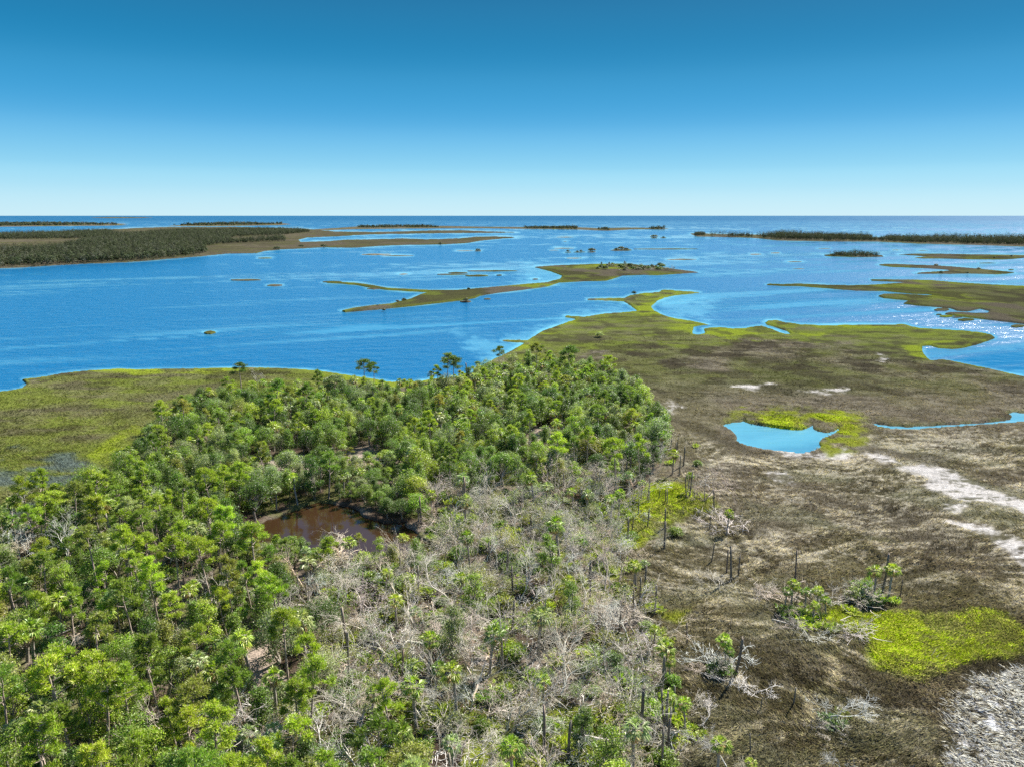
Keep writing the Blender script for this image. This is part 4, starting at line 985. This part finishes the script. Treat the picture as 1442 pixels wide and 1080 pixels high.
# the trees that stand out in the photograph, each where it is
K = key
K('toppine', 340, 556, 510, 'deep green', "dark flat-topped pine in the wood's far edge over the left marsh", wide=1.3)
K('tallbare', 365, 552, 513, 'dark grey', "thin leafless tree just right of the dark flat-topped pine")
K('toppine', 513, 556, 506, 'deep green', "left pine of the close pair rising against blue water", wide=1.1)
K('toppine', 527, 552, 510, 'deep green', "right pine of the close pair rising against blue water", wide=1.1)
K('palm', 607, 548, 523, 'deep green', "short dark palm at the wood's tip before the channel")
K('toppine', 628, 550, 497, 'mid-green', "tall thin pine with a small crown, left of the trio over the channel", wide=1.1)
K('toppine', 641, 556, 501, 'deep green', "bushy pine in the middle of the trio over the channel", wide=1.25)
K('snag', 658, 546, 512, 'dark grey', "bare upright trunk right of the pine trio over the channel")
K('toppine', 703, 528, 487, 'deep green', "thin leaning pine at the narrow channel spit", wide=.9)
K('tallbare', 709, 524, 496, 'dark grey', "thin dead trunk beside the pine at the channel spit")
K('toppine', 755, 536, 482, 'olive', "olive sparse pine behind the wood's rear edge, on brown marsh")
K('toppine', 803, 540, 487, 'deep green', "dark round-headed pine rising over the peninsula marsh", wide=1.3)
K('toppine', 790, 537, 503, 'mid-green', "small pine left of the dark round-headed pine over the marsh")
K('toppine', 851, 545, 500, 'yellow-green', "yellow-green pine at the wood's rear edge towards the marsh", wide=1.2)
K('pine', 822, 545, 508, 'mid-green', "mid-green pine between the dark and the yellow-green rear pines")
K('pine', 430, 600, 538, 'mid-green', "tall mid-green pine in the left of the dense wood", wide=1.1)
K('pine', 386, 600, 533, 'mid-green', "broad bright-topped pine left of the tallest dense-wood pines", wide=1.2)
K('pine', 413, 604, 541, 'olive', "dark-trunked olive pine between two tall dense-wood pines")
K('toppine', 474, 575, 527, 'grey-green', "wide grey-green pine by the wood's far edge", wide=1.3)
# brown marsh on the right
K('palm', 1231, 839, 796, 'yellow-green', "left palm of the pair flanking a tall grey pole")
K('palm', 1251, 843, 796, 'yellow-green', "right palm of the pair flanking a tall grey pole")
K('snag', 1242, 838, 783, 'dark grey', "tall grey pole trunk standing between two palms")
K('snag', 1268, 839, 817, 'dark grey', "short stub trunk right of the palm pair")
K('snag', 1120, 815, 776, 'dark grey', "lone straight dead trunk above the palm thicket in the marsh")
K('palm', 1114, 852, 814, 'yellow-green', "left palm of the thicket beside the bright grass patch")
K('palm', 1133, 861, 827, 'mid-green', "middle palm of the thicket beside the bright grass patch")
K('palm', 1152, 863, 826, 'lime', "right palm of the thicket beside the bright grass patch")
K('palm', 1022, 938, 896, 'yellow-green', "upper palm of the dark clump beside a tall marsh pole")
K('palm', 1026, 946, 911, 'mid-green', "lower palm of the dark clump beside a tall marsh pole")
K('snag', 1036, 951, 894, 'dark grey', "tall thin marsh pole beside the dark palm clump")
K('snag', 1117, 992, 965, 'silver-grey', "stout grey stub with a long shadow in the lower marsh")
K('snag', 1071, 999, 981, 'dark grey', "short stub left of the stout grey stub in the lower marsh")
K('snag', 1143, 1029, 1013, 'dark grey', "small stump below the leafless thicket in the lower marsh")
K('snag', 1057, 1060, 1034, 'dark grey', "thin dark stub above the lowest marsh palm")
K('snag', 1029, 885, 871, 'dark grey', "tiny stub above the dark palm clump")
K('palm', 1010, 1094, 1036, 'yellow-green', "palm beside a bent bleached branch at the lower photo edge")
K('palm', 1054, 1098, 1066, 'lime', "low lime palm at the photo's lower edge")
K('bare', 1026, 1082, 1032, 'bleached white', "bleached bent leafless tree beside the lower-edge palm")
K('bare', 1164, 1010, 952, 'bleached white', "largest white leafless thicket in the lower marsh", wide=1.2)
K('bare', 1182, 1018, 975, 'silver-grey', "grey leafless tree right of the large white thicket")
K('bare', 986, 1022, 982, 'bleached white', "pale small leafless tree in the lower marsh near the wood")
K('bare', 1190, 1096, 1056, 'bleached white', "white leafless branches at the lower edge of the marsh")
for x, y, h, t, l in ((1008, 934, 24, 'bleached white', "white dead branches left of the dark palm clump"), (1046, 968, 18, 'bleached white', "white brush below the tall thin marsh pole"), (1180, 1030, 16, 'silver-grey', "grey brush at the foot of the large white thicket"),
                      (1122, 884, 20, 'dark grey', "dark brush below the palm thicket"), (1100, 845, 26, 'silver-grey', "grey brush left of the palm thicket"), (1207, 850, 26, 'silver-grey', "grey brush left of the palm pair"), (1212, 832, 16, 'silver-grey', "pale brush behind the palm pair's left palm"),
                      (1200, 895, 22, 'bleached white', "white branches at the left corner of the bright grass"), (1172, 852, 20, 'dark grey', "dark brush right of the palm thicket"), (1014, 826, 14, 'dark grey', "dark brush at the foot of the marsh poles"), (1025, 745, 22, 'bleached white', "white brush round the lone marsh palm"),
                      (1140, 900, 16, 'silver-grey', "grey brush in the straw below the palm thicket"), (1075, 834, 12, 'silver-grey', "small grey twigs at the left end of the palm thicket"), (908, 846, 9, 'dark grey', "small dark brush alone in the brown marsh near the wood")):
    gx, gy, h = hpx(x, y, y - h); plant('brush', gx, gy, h, t, label=l)
for x, y, h, k, t, l in ((1224, 852, 15, 'shrub', 'grey-green', "blue-green shrub under the palm pair"), (1240, 846, 14, 'palmetto', 'yellow-green', "bright palmetto at the foot of the palm pair"), (1260, 848, 10, 'palmetto', 'lime', "small lime palmetto right of the palm pair"), (1216, 828, 14, 'palmetto', 'mid-green', "palmetto behind the grey brush by the palm pair"),
                         (1146, 872, 14, 'palmetto', 'lime', "lime palmetto under the palm thicket"), (1126, 862, 12, 'palmetto', 'yellow-green', "yellow palmetto under the palm thicket"), (1158, 876, 12, 'palmetto', 'yellow-green', "palmetto at the right foot of the palm thicket"), (1013, 950, 18, 'shrub', 'deep green', "dark shrub under the dark palm clump"),
                         (1170, 1018, 14, 'palmetto', 'grey-green', "grey palmetto in the large white thicket"), (1186, 1008, 10, 'palmetto', 'olive', "olive palmetto right of the large white thicket"), (1196, 862, 12, 'palmetto', 'lime', "lime palmetto at the top left of the bright grass")):
    gx, gy, h = hpx(x, y, y - h); plant(k, gx, gy, h, t, label=l)
for x, yb, yt, l in ((1002, 790, 764, "left pole of the pole group in the marsh by the wood"), (1023, 807, 775, "second pole of the marsh pole group, beside the tallest"), (1029.5, 818, 773, "tallest pole of the marsh pole group by the wood"), (1039.5, 811, 782, "right pole of the marsh pole group by the wood"),
                     (1005, 719, 692, "pole at the right rim of the bright clearing"), (999, 745, 725, "pole just below the right rim of the bright clearing"), (937, 709, 689, "upper pole in the middle of the bright clearing"), (936, 743, 715, "lower pole in the middle of the bright clearing"),
                     (966, 703, 672, "left of two close poles behind the bright clearing"), (971, 701, 667, "right of two close poles behind the bright clearing"), (979, 706, 692, "short pole at the upper right of the bright clearing"), (962, 725, 713, "small pole inside the right half of the bright clearing"), (983, 728, 715, "small pole at the lower right rim of the bright clearing"),
                     (956, 672, 642, "tall pole with a yellow palm head behind the clearing"), (884, 762, 729, "thick grey pole in the moss left of the clearing"), (912, 742, 716, "leaning pole at the left rim of the clearing"), (890, 748, 724, "thin pole in the moss left of the clearing"), (943, 640, 618, "pole at the wood's right flank below the sandy gap"), (951, 648, 622, "second pole at the wood's right flank"),
                     (931, 982, 925, "tall pole where the bare wood meets the brown marsh"), (932, 1084, 1028, "tall pole on the marsh rim near the lower photo edge"), (766, 1064, 1000, "stout pole in the mossy bare wood"), (831, 840, 797, "tall pole in the upper mossy bare wood"), (713, 816, 774, "grey pole right of the brown pond"), (656, 722, 672, "thin grey pole behind the brown pond's right end"),
                     (808, 808, 779, "pole in the moss among leafless trees"), (829, 822, 789, "pole beside the tall pole of the upper mossy wood"), (786, 812, 783, "left pole in the moss among leafless trees")):
    K('snag', x, yb, yt, 'dark grey' if (x * 7) % 3 < 2 else 'silver-grey', l)
K('palm', 947, 668, 632, 'lime', "yellow palm with pale skirt at the wood's right flank")
K('palm', 1023, 752, 718, 'yellow-green', "lone palm in the marsh beside white brush")
K('palm', 968, 694, 664, 'yellow-green', "small pale palm behind the bright clearing")
K('bare', 990, 706, 646, 'dark grey', "dark leafless tree with contorted limbs right of the bright clearing")
K('bare', 1000, 690, 652, 'bleached white', "white leafless tree on pale sand behind the bright clearing")
K('palm', 643, 1006, 934, 'yellow-green', "slim palm above the dark mud patch")
K('palm', 586, 1024, 950, 'lime', "palm with a green tuft left of the mud patch")
K('palm', 278, 806, 736, 'pale green', "tall pale palm left of the brown pond")
K('palm', 274, 716, 672, 'yellow-green', "yellow palm in the wood above the brown pond's left end")
K('palm', 355, 690, 652, 'yellow-green', "yellow palm on the sandy bank behind the brown pond")
K('palm', 166, 770, 694, 'yellow-green', "leaning palm with a long white trunk on the wood's left flank", tilt=(.05, -.22), rot=0)
K('palm', 19, 742, 702, 'yellow-green', "lone pale palm at the marsh rim on the left photo edge")
K('palm', 218, 872, 826, 'lime', "gold-skirted palm in the middle of the left wood")
K('palm', 357, 962, 882, 'lime', "tall gold-skirted palm in front of the bare wood")
K('palm', 331, 935, 892, 'yellow-green', "palm just left of the tall gold-skirted palm")
K('palm', 285, 985, 925, 'pale green', "pale palm with a bright skirt in the front left wood")
K('bare', 46, 724, 678, 'bleached white', "bleached white leafless tree at the marsh rim")
K('bare', 28, 792, 735, 'bleached white', "white forked leafless tree at the left photo edge")
K('tallbare', 86, 815, 722, 'dark grey', "tall dark leafless tree in the left wood")
K('toppine', 88, 745, 688, 'yellow-green', "flat-topped yellow pine at the marsh rim of the left wood", wide=1.2)
K('pine', 107, 1082, 930, 'lime', "big lime pine with a long leaning trunk at the lower left", tilt=(.0, -.10), rot=0, wide=1.25)
K('pine', 150, 1080, 925, 'yellow-green', "tall pine with a forked trunk at the lower left")
K('pine', 165, 1030, 900, 'lime', "lime pine behind the forked pine of the lower left", wide=1.2)
K('pine', 258, 1088, 985, 'yellow-green', "dark-trunked pine at the lower photo edge of the left wood", tilt=(0, -.08), rot=0)
K('toppine', 286, 1062, 950, 'olive', "ochre-topped pine in the front of the left wood")
K('pine', 330, 890, 782, 'olive', "tall thin pine in front of the brown pond's left end")
K('pine', 204, 820, 745, 'yellow-green', "slim yellow pine left of the tall pale palm")
K('pine', 365, 880, 795, 'lime', "bright pine in front of the brown pond")
K('pine', 250, 905, 830, 'lime', "flat lime pine in the middle of the left wood", wide=1.2)
K('pine', 20, 1090, 1030, 'lime', "bright pine top in the lower left photo corner", wide=1.4)
K('brush', 470, 790, 758, 'buff-grey', "pinkish-brown dry brush on the brown pond's near bank", wide=1.3)
# logs
for x, y, L, rot, t, l, tl in ((677, 966, 5.6, 1.25, 'buff-grey', "long pale trunk leaning out of the bare wood above the mud", -.35), (705, 902, 3.2, -.32, 'silver-grey', "pale log lying in the middle of the bare wood", 0), (591, 906, 3.6, -.3, 'silver-grey', "grey log left of the pale mid-wood log", 0), (545, 925, 4.2, -.95, 'silver-grey', "log sloping through the bare wood's left side", -.1),
                           (1098, 878, 2.0, -.75, 'dark grey', "short dark log on the straw marsh", 0), (330, 745, 6.0, .55, 'silver-grey', "long grey log on the brown pond's left bank", 0), (865, 985, 4.0, -.8, 'bleached white', "white branched log in the lower right bare wood", -.25), (830, 1045, 4.5, -.5, 'bleached white', "white branched log over the moss near the stout pole", -.12), (1300, 925, 3.4, -.62, 'dark grey', "thin dark log across the bright grass patch", 0), (90, 890, 3.5, .9, 'dark grey', "dark log in the left wood", 0), (510, 1050, 4.5, -.7, 'bleached white', "white log left of the mud patch", -.1)):
    gx, gy = ground(x, y, .5); e = plant('log', float(gx), float(gy), .9, t, rot=rot, label=l, tilt=(0, tl)); e.scale = (L / 4, 1.0, 1.0)
    if tl: e.location.z += abs(math.sin(tl)) * L / 2 * .9
# bushes on islands and islets
for x, y, h, w, l in ((833, 355, 5, 1.6, "largest bush of the row of islet bushes"), (818, 355, 2.5, 1.2, "third bush of the islet row"), (813, 355.2, 2, 1.2, "second bush of the islet row"), (799.5, 355.4, 3, 1.0, "first bush of the islet row, at its left end"), (875, 352.4, 5, 1.6, "tall bush on the small green islet in mid water"), (868, 352.8, 3, 1.6, "low bush left on the small green islet in mid water"), (882, 352.6, 3, 1.6, "low bush right on the small green islet in mid water"),
                      (921, 335.2, 4, 2.0, "dark bush alone in the upper bay"), (934, 335.4, 2, 1.6, "small bush right of the dark bush in the upper bay"), (673, 353.7, 3, 1.6, "bush on the sand bar before the brown point"), (456, 348.6, 4, 2.0, "dark bush on the brown point's shore"), (620, 345, 3, 1.6, "bush at the brown point's right shore"), (656, 424.8, 4, 1.3, "bush in the water off the long island's near shore"), (660, 408.5, 3, 1.0, "bush on the long island's narrow neck"),
                      (569, 424, 4, 1.0, "larger bush on the long island's left shore"), (560, 426, 3, 1.0, "smaller bush on the long island's left shore"), (541, 438, 3, 1, "bush on the long island's near left shore"), (532, 431, 2, 1, "tiny bush near the long island's left tip"), (893, 415, 5, 1.0, "bush on the peninsula's narrow end"), (1325, 384.8, 3, 1, "bush on the forked island's near branch"), (1362, 385.6, 3, 1, "bush on the forked island's middle shore"), (1378, 380, 3, 1, "bush on the forked island's ridge"), (1318, 375, 3, 1, "bush on the forked island's upper branch"),
                      (1400, 364, 2.5, 1, "left bush on the straight low island"), (1424, 362, 2.5, 1, "right bush on the straight low island"), (424, 348, 3, 2, "low bush on the salt flat shore"), (390, 351.6, 4, 2, "wide bush on the salt flat shore"), (262, 359.6, 5, 2, "tree at the right end of the far shore wood"), (844, 475, 7, 1, "pale dry shrub alone in the peninsula marsh")):
    gx, gy, hh = hpx(x, y, y - h); plant('shrub', gx, gy, hh, 'dark green' if y != 475 else 'pale green', label=l, wide=w)
rk = random.Random(9)
for i in range(64):
    t = rk.random(); x = 842 + 108 * t; y = 374.6 + rk.random() * 8.5 * (1 - .5 * abs(t - .5)); h = 2.5 + 3.2 * rk.random(); k = rk.choice(['halfdead', 'shrub', 'shrub', 'shrub', 'bare'])
    gx, gy, hh = hpx(x, y, y - h); plant(k, gx, gy, hh, {'bare': 'dark grey', 'halfdead': 'dark green', 'shrub': rk.choice(['dark green', 'dark green', 'deep green'])}[k], wide=1.2, r=rk)
for x, y, h in ((847, 375, 6), (858, 374, 5), (880, 374, 6), (917, 377, 5)):
    gx, gy, hh = hpx(x, y, y - h); plant('oak', gx, gy, hh, 'dark green', wide=.8, r=rk)

_sh = [(0, 376.2), (60, 373.4), (110, 370.4), (180, 368), (215, 365.3), (245, 362), (262, 359.4), (288, 357)]
for i in range(64):
    x = i * 4.6 + rk.random() * 4; yb = float(np.interp(x, [q[0] for q in _sh], [q[1] for q in _sh])) - rk.random() * 1.6; h = 6.5 + 5.5 * rk.random() * (1.0 if x < 250 else .7)
    gx, gy, hh = hpx(x, yb, yb - h); plant('shore', gx, gy, hh, rk.choice(['dark green', 'dark green', 'shade grey']), wide=1.35, r=rk)  # crown tint picked at random between dark green and dull grey-green

for x, yb, yt, k, t, l in ((1104, 858, 826, 'palm', 'mid-green', "small palm at the thicket's left end, beside grey brush"), (1143, 870, 843, 'palm', 'lime', "short lime palm in front of the thicket's middle palm"), (1163, 868, 840, 'palm', 'yellow-green', "short palm at the thicket's right end"), (1122, 848, 826, 'palm', 'yellow-green', "small palm just under the lone straight dead trunk"),
                         (1110, 866, 850, 'palmetto', 'mid-green', "mid-green palmetto at the left foot of the palm thicket"), (1136, 882, 866, 'palmetto', 'lime', "lowest lime palmetto of the palm thicket"), (1170, 888, 874, 'palmetto', 'olive', "olive palmetto between the thicket and the bright grass"), (1206, 846, 828, 'shrub', 'grey-green', "grey-green shrub left of the palm pair"),
                         (1150, 848, 822, 'tallbare', 'silver-grey', "thin leafless tree behind the palm thicket"), (1128, 872, 842, 'bare', 'dark grey', "dark leafless tree in the palm thicket"), (1014, 955, 915, 'bare', 'silver-grey', "leafless tree left of the dark palm clump"), (1048, 1092, 1062, 'bare', 'buff-grey', "small leafless tree by the low lime palm"), (962, 1010, 985, 'bare', 'buff-grey', "small leafless tree in brown marsh beside the wood"), (1218, 842, 812, 'bare', 'silver-grey', "leafless tree left of the palm pair")):
    K(k, x, yb, yt, t, l)

# snags, palms and low growth straggling out of the wood onto the marsh
_rim = [(950, 632), (935, 668), (905, 700), (892, 735), (885, 790), (900, 850), (922, 900), (938, 950), (945, 1010), (938, 1080)]
for i in range(74):
    y = 628 + 450 * rk.random(); x = float(np.interp(y, [q[1] for q in _rim], [q[0] for q in _rim])) + abs(rk.gauss(0, 26)) - 10
    k = rk.choice(['snag', 'snag', 'snag', 'tallbare', 'tallbare', 'bare', 'palm', 'palmetto', 'palmetto', 'shrub', 'brush'])
    lo, hi = {'snag': (1.5, 4.5), 'tallbare': (4, 6.5), 'bare': (2.5, 4.2), 'palm': (3, 5), 'palmetto': (.9, 1.6), 'shrub': (.8, 1.6), 'brush': (.6, 1.0)}[k]
    gx, gy = ground(x, y, .5)
    plant(k, float(gx), float(gy), lo + (hi - lo) * rk.random(), rk.choice({'snag': ['dark grey', 'silver-grey'], 'tallbare': ['silver-grey', 'buff-grey'], 'bare': ['silver-grey', 'bleached white'], 'palm': ['yellow-green', 'lime'], 'palmetto': ['yellow-green', 'lime'], 'shrub': ['grey-green', 'mid-green'], 'brush': ['silver-grey', 'buff-grey']}[k]), r=rk)

# the rest of the wood
rp = random.Random(21)
POS = [(p['x'], p['y'], 1.3) for p in PLACED]
cell = {}
def free(x, y, rad):
    i, j = int(x // 5), int(y // 5)
    for a in range(i - 1, i + 2):
        for b in range(j - 1, j + 2):
            for (u, v, q) in cell.get((a, b), ()):
                if (u - x) ** 2 + (v - y) ** 2 < ((rad + q) * .5) ** 2: return False
    return True
def take(x, y, rad): cell.setdefault((int(x // 5), int(y // 5)), []).append((x, y, rad))
for p in POS: take(*p)
WOODT = [(-90, 775), (0, 768), (60, 730), (110, 716), (150, 694), (195, 644), (228, 606), (275, 582), (340, 566), (480, 559), (560, 564), (625, 558), (700, 533), (760, 524), (850, 535), (898, 563), (930, 600), (940, 640), (905, 690), (878, 730), (870, 790), (883, 840), (903, 880), (923, 930), (933, 1000), (918, 1080), (914, 1230), (-90, 1230)]
LEFTLINE = [(-100, 700), (330, 735), (300, 780), (420, 790), (470, 850), (430, 960), (440, 1240), (-100, 1240)]
MIX = {'dense': (['oak'] * 60 + ['slim'] * 12 + ['cedar'] * 10 + ['palm'] * 8 + ['pine'] * 6 + ['bare'] * 1 + ['halfdead'] * 3 + ['shrub'] * 4),
       'left': (['pine'] * 25 + ['slim'] * 16 + ['cedar'] * 17 + ['oak'] * 12 + ['palm'] * 10 + ['palmetto'] * 5 + ['shrub'] * 6 + ['tallbare'] * 3 + ['bare'] * 2 + ['halfdead'] * 2 + ['snag'] * 3),
       'bare': (['bare'] * 28 + ['halfdead'] * 15 + ['shrub'] * 18 + ['palmetto'] * 18 + ['palm'] * 7 + ['snag'] * 7 + ['tallbare'] * 13 + ['slim'] * 3 + ['cedar'] * 1 + ['brush'] * 4)}
RAD = {'oak': 3.1, 'slim': 2.1, 'cedar': 2.3, 'palm': 1.9, 'pine': 2.2, 'bare': 2.1, 'tallbare': 1.5, 'halfdead': 2.3, 'shrub': 1.9, 'palmetto': 1.7, 'snag': 1.5, 'brush': 2.0}
TN = {'oak': ['deep green'] * 5 + ['mid-green'] * 5 + ['grey-green'] * 3 + ['yellow-green'] * 2 + ['olive'], 'slim': ['deep green'] * 4 + ['mid-green'] * 4 + ['grey-green'] * 2 + ['yellow-green'] * 4 + ['pale green'] * 2, 'cedar': ['deep green'] * 4 + ['mid-green'] * 4 + ['olive'], 'palm': ['yellow-green'] * 3 + ['pale green'] * 3 + ['mid-green'] * 2 + ['lime'], 'pine': ['lime'] * 2 + ['yellow-green'] * 5 + ['mid-green'] * 4 + ['olive'] + ['pale green'],
      'bare': ['silver-grey'] * 4 + ['bleached white'] * 3 + ['buff-grey'] * 3 + ['dark grey'], 'tallbare': ['silver-grey'] * 3 + ['dark grey', 'buff-grey'], 'halfdead': ['grey-green'] * 3 + ['pale green'] * 2 + ['olive'] * 2, 'shrub': ['mid-green'] * 3 + ['yellow-green'] * 4 + ['grey-green'] * 2 + ['olive'], 'palmetto': ['yellow-green'] * 2 + ['mid-green', 'lime'], 'snag': ['dark grey', 'silver-grey', 'buff-grey'], 'brush': ['silver-grey', 'dark grey', 'buff-grey']}
HT = {'oak': (4.2, 7.2), 'slim': (4.6, 8.2), 'cedar': (3.8, 7.2), 'palm': (4.0, 7.2), 'pine': (7.0, 10.8), 'bare': (3.2, 6.2), 'tallbare': (5.0, 8.5), 'halfdead': (2.8, 4.8), 'shrub': (.8, 2.0), 'palmetto': (.9, 1.8), 'snag': (2.0, 5.6), 'brush': (.7, 1.4)}
gx, gy = ground(np.array([p[0] for p in WOODT]), np.array([p[1] for p in WOODT]))
n_try = 42000
tx = np.random.default_rng(31).uniform(gx.min(), gx.max(), n_try); ty = np.random.default_rng(32).uniform(gy.min(), gy.max(), n_try)
tpx, tpy = pixel(tx, ty)
sdw = poly_sd(tpx, tpy, WOODT); inw = sdw > 0; sdb = poly_sd(tpx, tpy, BROWN); inb = sdb > -5
sdl = poly_sd(tpx, tpy, LEFTLINE); sdd = poly_sd(tpx, tpy, DEADZONE); clear = blob(tpx, tpy, SANDY + MUD, 5); mossy = blob(tpx, tpy, GREEN + [MOSS[0]], 6)
vis = (tpx > -50) & (tpx < 990)
count = {}
for p in PLACED: count[p['kind']] = count.get(p['kind'], 0) + 1
for i in range(n_try):
    if not inw[i] or inb[i] or not vis[i] or clear[i] > .45: continue
    zone = 'bare' if sdd[i] > rp.gauss(4, 26) or (tpy[i] > 700 and tpx[i] > 600 + rp.gauss(0, 20)) else ('left' if sdl[i] > rp.gauss(0, 15) else 'dense')
    k = rp.choice(MIX[zone])
    if k in ('bare', 'tallbare') and count.get('bare', 0) + count.get('tallbare', 0) >= 296: k = rp.choice(['shrub', 'palmetto', 'halfdead'])
    if count.get(k, 0) >= 285: k = rp.choice(['cedar', 'pine', 'halfdead'] if zone != 'dense' else ['cedar', 'oak'])
    if count.get(k, 0) >= 295: continue
    if mossy[i] > .4 and (rp.random() < .72 or k in ('oak', 'cedar', 'pine', 'slim')): continue
    if zone == 'dense' and tpy[i] < 575 and k == 'oak' and rp.random() < .3: k = 'palm'
    # the near bank of the pond keeps low growth so that the water shows
    nearbank = tpy[i] > 770 and tpy[i] < 835 and 330 < tpx[i] < 620
    lo, hi = HT[k]; h = lo + (hi - lo) * rp.random()
    if tpy[i] < 620 and k == 'pine': h *= .85
    if nearbank:
        _, _, hm = hpx(tpx[i], tpy[i], 748 + 12 * rp.random() + 12 * abs((tpx[i] - 500) / 130) ** 2 * .5)
        if hm < 1.0: k = 'shrub'; hm = max(hm, .7)
        elif k in ('pine', 'tallbare', 'palm', 'snag') and hm < 4: k = rp.choice(['slim', 'cedar', 'bare'])
        h = min(h, hm) if k != 'shrub' else min(2, hm)
    if 630 < tpy[i] < 738 and 478 < tpx[i] < 572 and sdd[i] < 0: h = min(h, 3.2 + rp.random())
    if tpy[i] > 1090 and h * 13 < tpy[i] - 1085: continue
    rad = RAD[k] * (.8 + .3 * (h - lo) / (hi - lo + .01))
    if zone == 'bare' and k == 'bare' and rp.random() < .1: rad *= .8
    if not free(tx[i], ty[i], rad): continue
    take(tx[i], ty[i], rad); count[k] = count.get(k, 0) + 1
    plant(k, tx[i], ty[i], h, rp.choice(TN[k]), r=rp, wide=1.12 if k == 'oak' else 1.0)

# ------------------------------------------------------------------ names of places, so that every label points at one plant
def place_of(px, py):
    if py < 390 and px < 320: return "on the far channel shore"
    if py < 400: return "on the long island's grey wooded knoll"
    if py < 580: return ("on the wood's left rear edge" if px < 430 else "on the wood's channel edge" if px < 680 else "on the wood's rear right edge")
    if py < 640: return ("on the wood's upper left flank" if px < 330 else "deep behind the brown pond" if px < 560 else "in the middle of the dense wood" if px < 760 else "by the wood's right flank")
    if py < 700: return ("by the left marsh" if px < 230 else "above the pond's left bank" if px < 400 else "just behind the brown pond" if px < 570 else "behind the grey thicket" if px < 760 else "by the sandy right gap")
    if py < 770: return ("at the left marsh corner" if px < 180 else "left of the brown pond" if px < 400 else "at the pond's right end" if px < 690 else "in the grey thicket" if px < 800 else "by the bright clearing")
    if py < 840: return ("along the left photo edge" if px < 120 else "below the left marsh" if px < 250 else "in front of the pond's left bank" if px < 400 else "on the pond's near bank" if px < 610 else "right of the pond in bare wood" if px < 750 else "in the mossy bare wood")
    if py < 920: return ("at the left edge below mid height" if px < 150 else "in the mid left wood" if px < 300 else "in the wood below the pond" if px < 450 else "in the upper bare wood" if px < 600 else "in the middle of the bare wood" if px < 760 else "along the bare wood's marsh rim")
    if py < 1000: return ("in the lower left wood" if px < 150 else "in the lower mid left wood" if px < 300 else "in the lower wood beside bare trees" if px < 450 else "in the bare wood left of the mud" if px < 600 else "in the bare wood above the mud" if px < 760 else "in the low bare wood by the marsh")
    return ("in the lower left corner" if px < 150 else "at the bottom of the left wood" if px < 300 else "at the bottom before the bare wood" if px < 450 else "at the bottom left of the mud" if px < 600 else "at the bottom by the mud patch" if px < 760 else "at the bottom by the marsh")

_ones = ["first", "second", "third", "fourth", "fifth", "sixth", "seventh", "eighth", "ninth"]
ORD = ["first", "second", "third", "fourth", "fifth", "sixth", "seventh", "eighth", "ninth", "tenth", "eleventh", "twelfth", "thirteenth", "fourteenth", "fifteenth", "sixteenth", "seventeenth", "eighteenth", "nineteenth", "twentieth", "twenty-first", "twenty-second", "twenty-third", "twenty-fourth", "twenty-fifth"] + [t + "-" + o for t in ("twenty",) for o in _ones[5:]] + ["thirtieth"] + ["thirty-" + o for o in _ones] + ["fortieth"] + ["forty-" + o for o in _ones]
GROUPS = {'shore': "trees along the far channel shore", 'oak': "oaks of the coastal wood", 'slim': "slender leafy trees of the wood", 'cedar': "cedars of the coastal wood", 'pine': "pines of the coastal wood", 'toppine': "pines of the coastal wood", 'palm': "cabbage palms", 'palmetto': "palmetto clumps", 'shrub': "low leafy shrubs", 'bare': "leafless bleached trees", 'tallbare': "leafless bleached trees", 'halfdead': "half-dead trees", 'snag': "branchless dead trunks", 'log': "fallen trunks", 'brush': "brushwood tangles"}
fam = {}
for p in PLACED:
    p['e']["group"] = p['group'] or GROUPS[p['kind']]
    if p['label']: p['e']["label"] = p['label']; continue
    lo, hi = HT.get(p['kind'], (9, 18)); t = (p['h'] - lo) / (hi - lo)
    size = "low" if t < .33 else "tall" if t > .67 else "middling"
    fam.setdefault((size, p['tint'], KIND[p['kind']][2], place_of(p['px'], p['py'])), []).append(p)
for (size, tint, word, where), ms in fam.items():
    ms.sort(key=lambda p: p['px'])
    for i, p in enumerate(ms):
        n = len(ms); base = "%s %s %s %s" % (size, tint, word, where)
        if n == 1: l = base
        elif n == 2: l = base + (", the left one" if i == 0 else ", the right one")
        elif i == 0: l = base + ", leftmost"
        elif i == n - 1: l = base + ", rightmost"
        else: l = base + ", %s from left" % ORD[i]
        p['e']["label"] = l
from collections import Counter
print("PLACED", Counter(p['kind'] for p in PLACED), "dup labels", [k for k, v in Counter(p['e']["label"] for p in PLACED).items() if v > 1][:5], "long", [p['e']["label"] for p in PLACED if len(p['e']["label"].split()) > 16][:5])
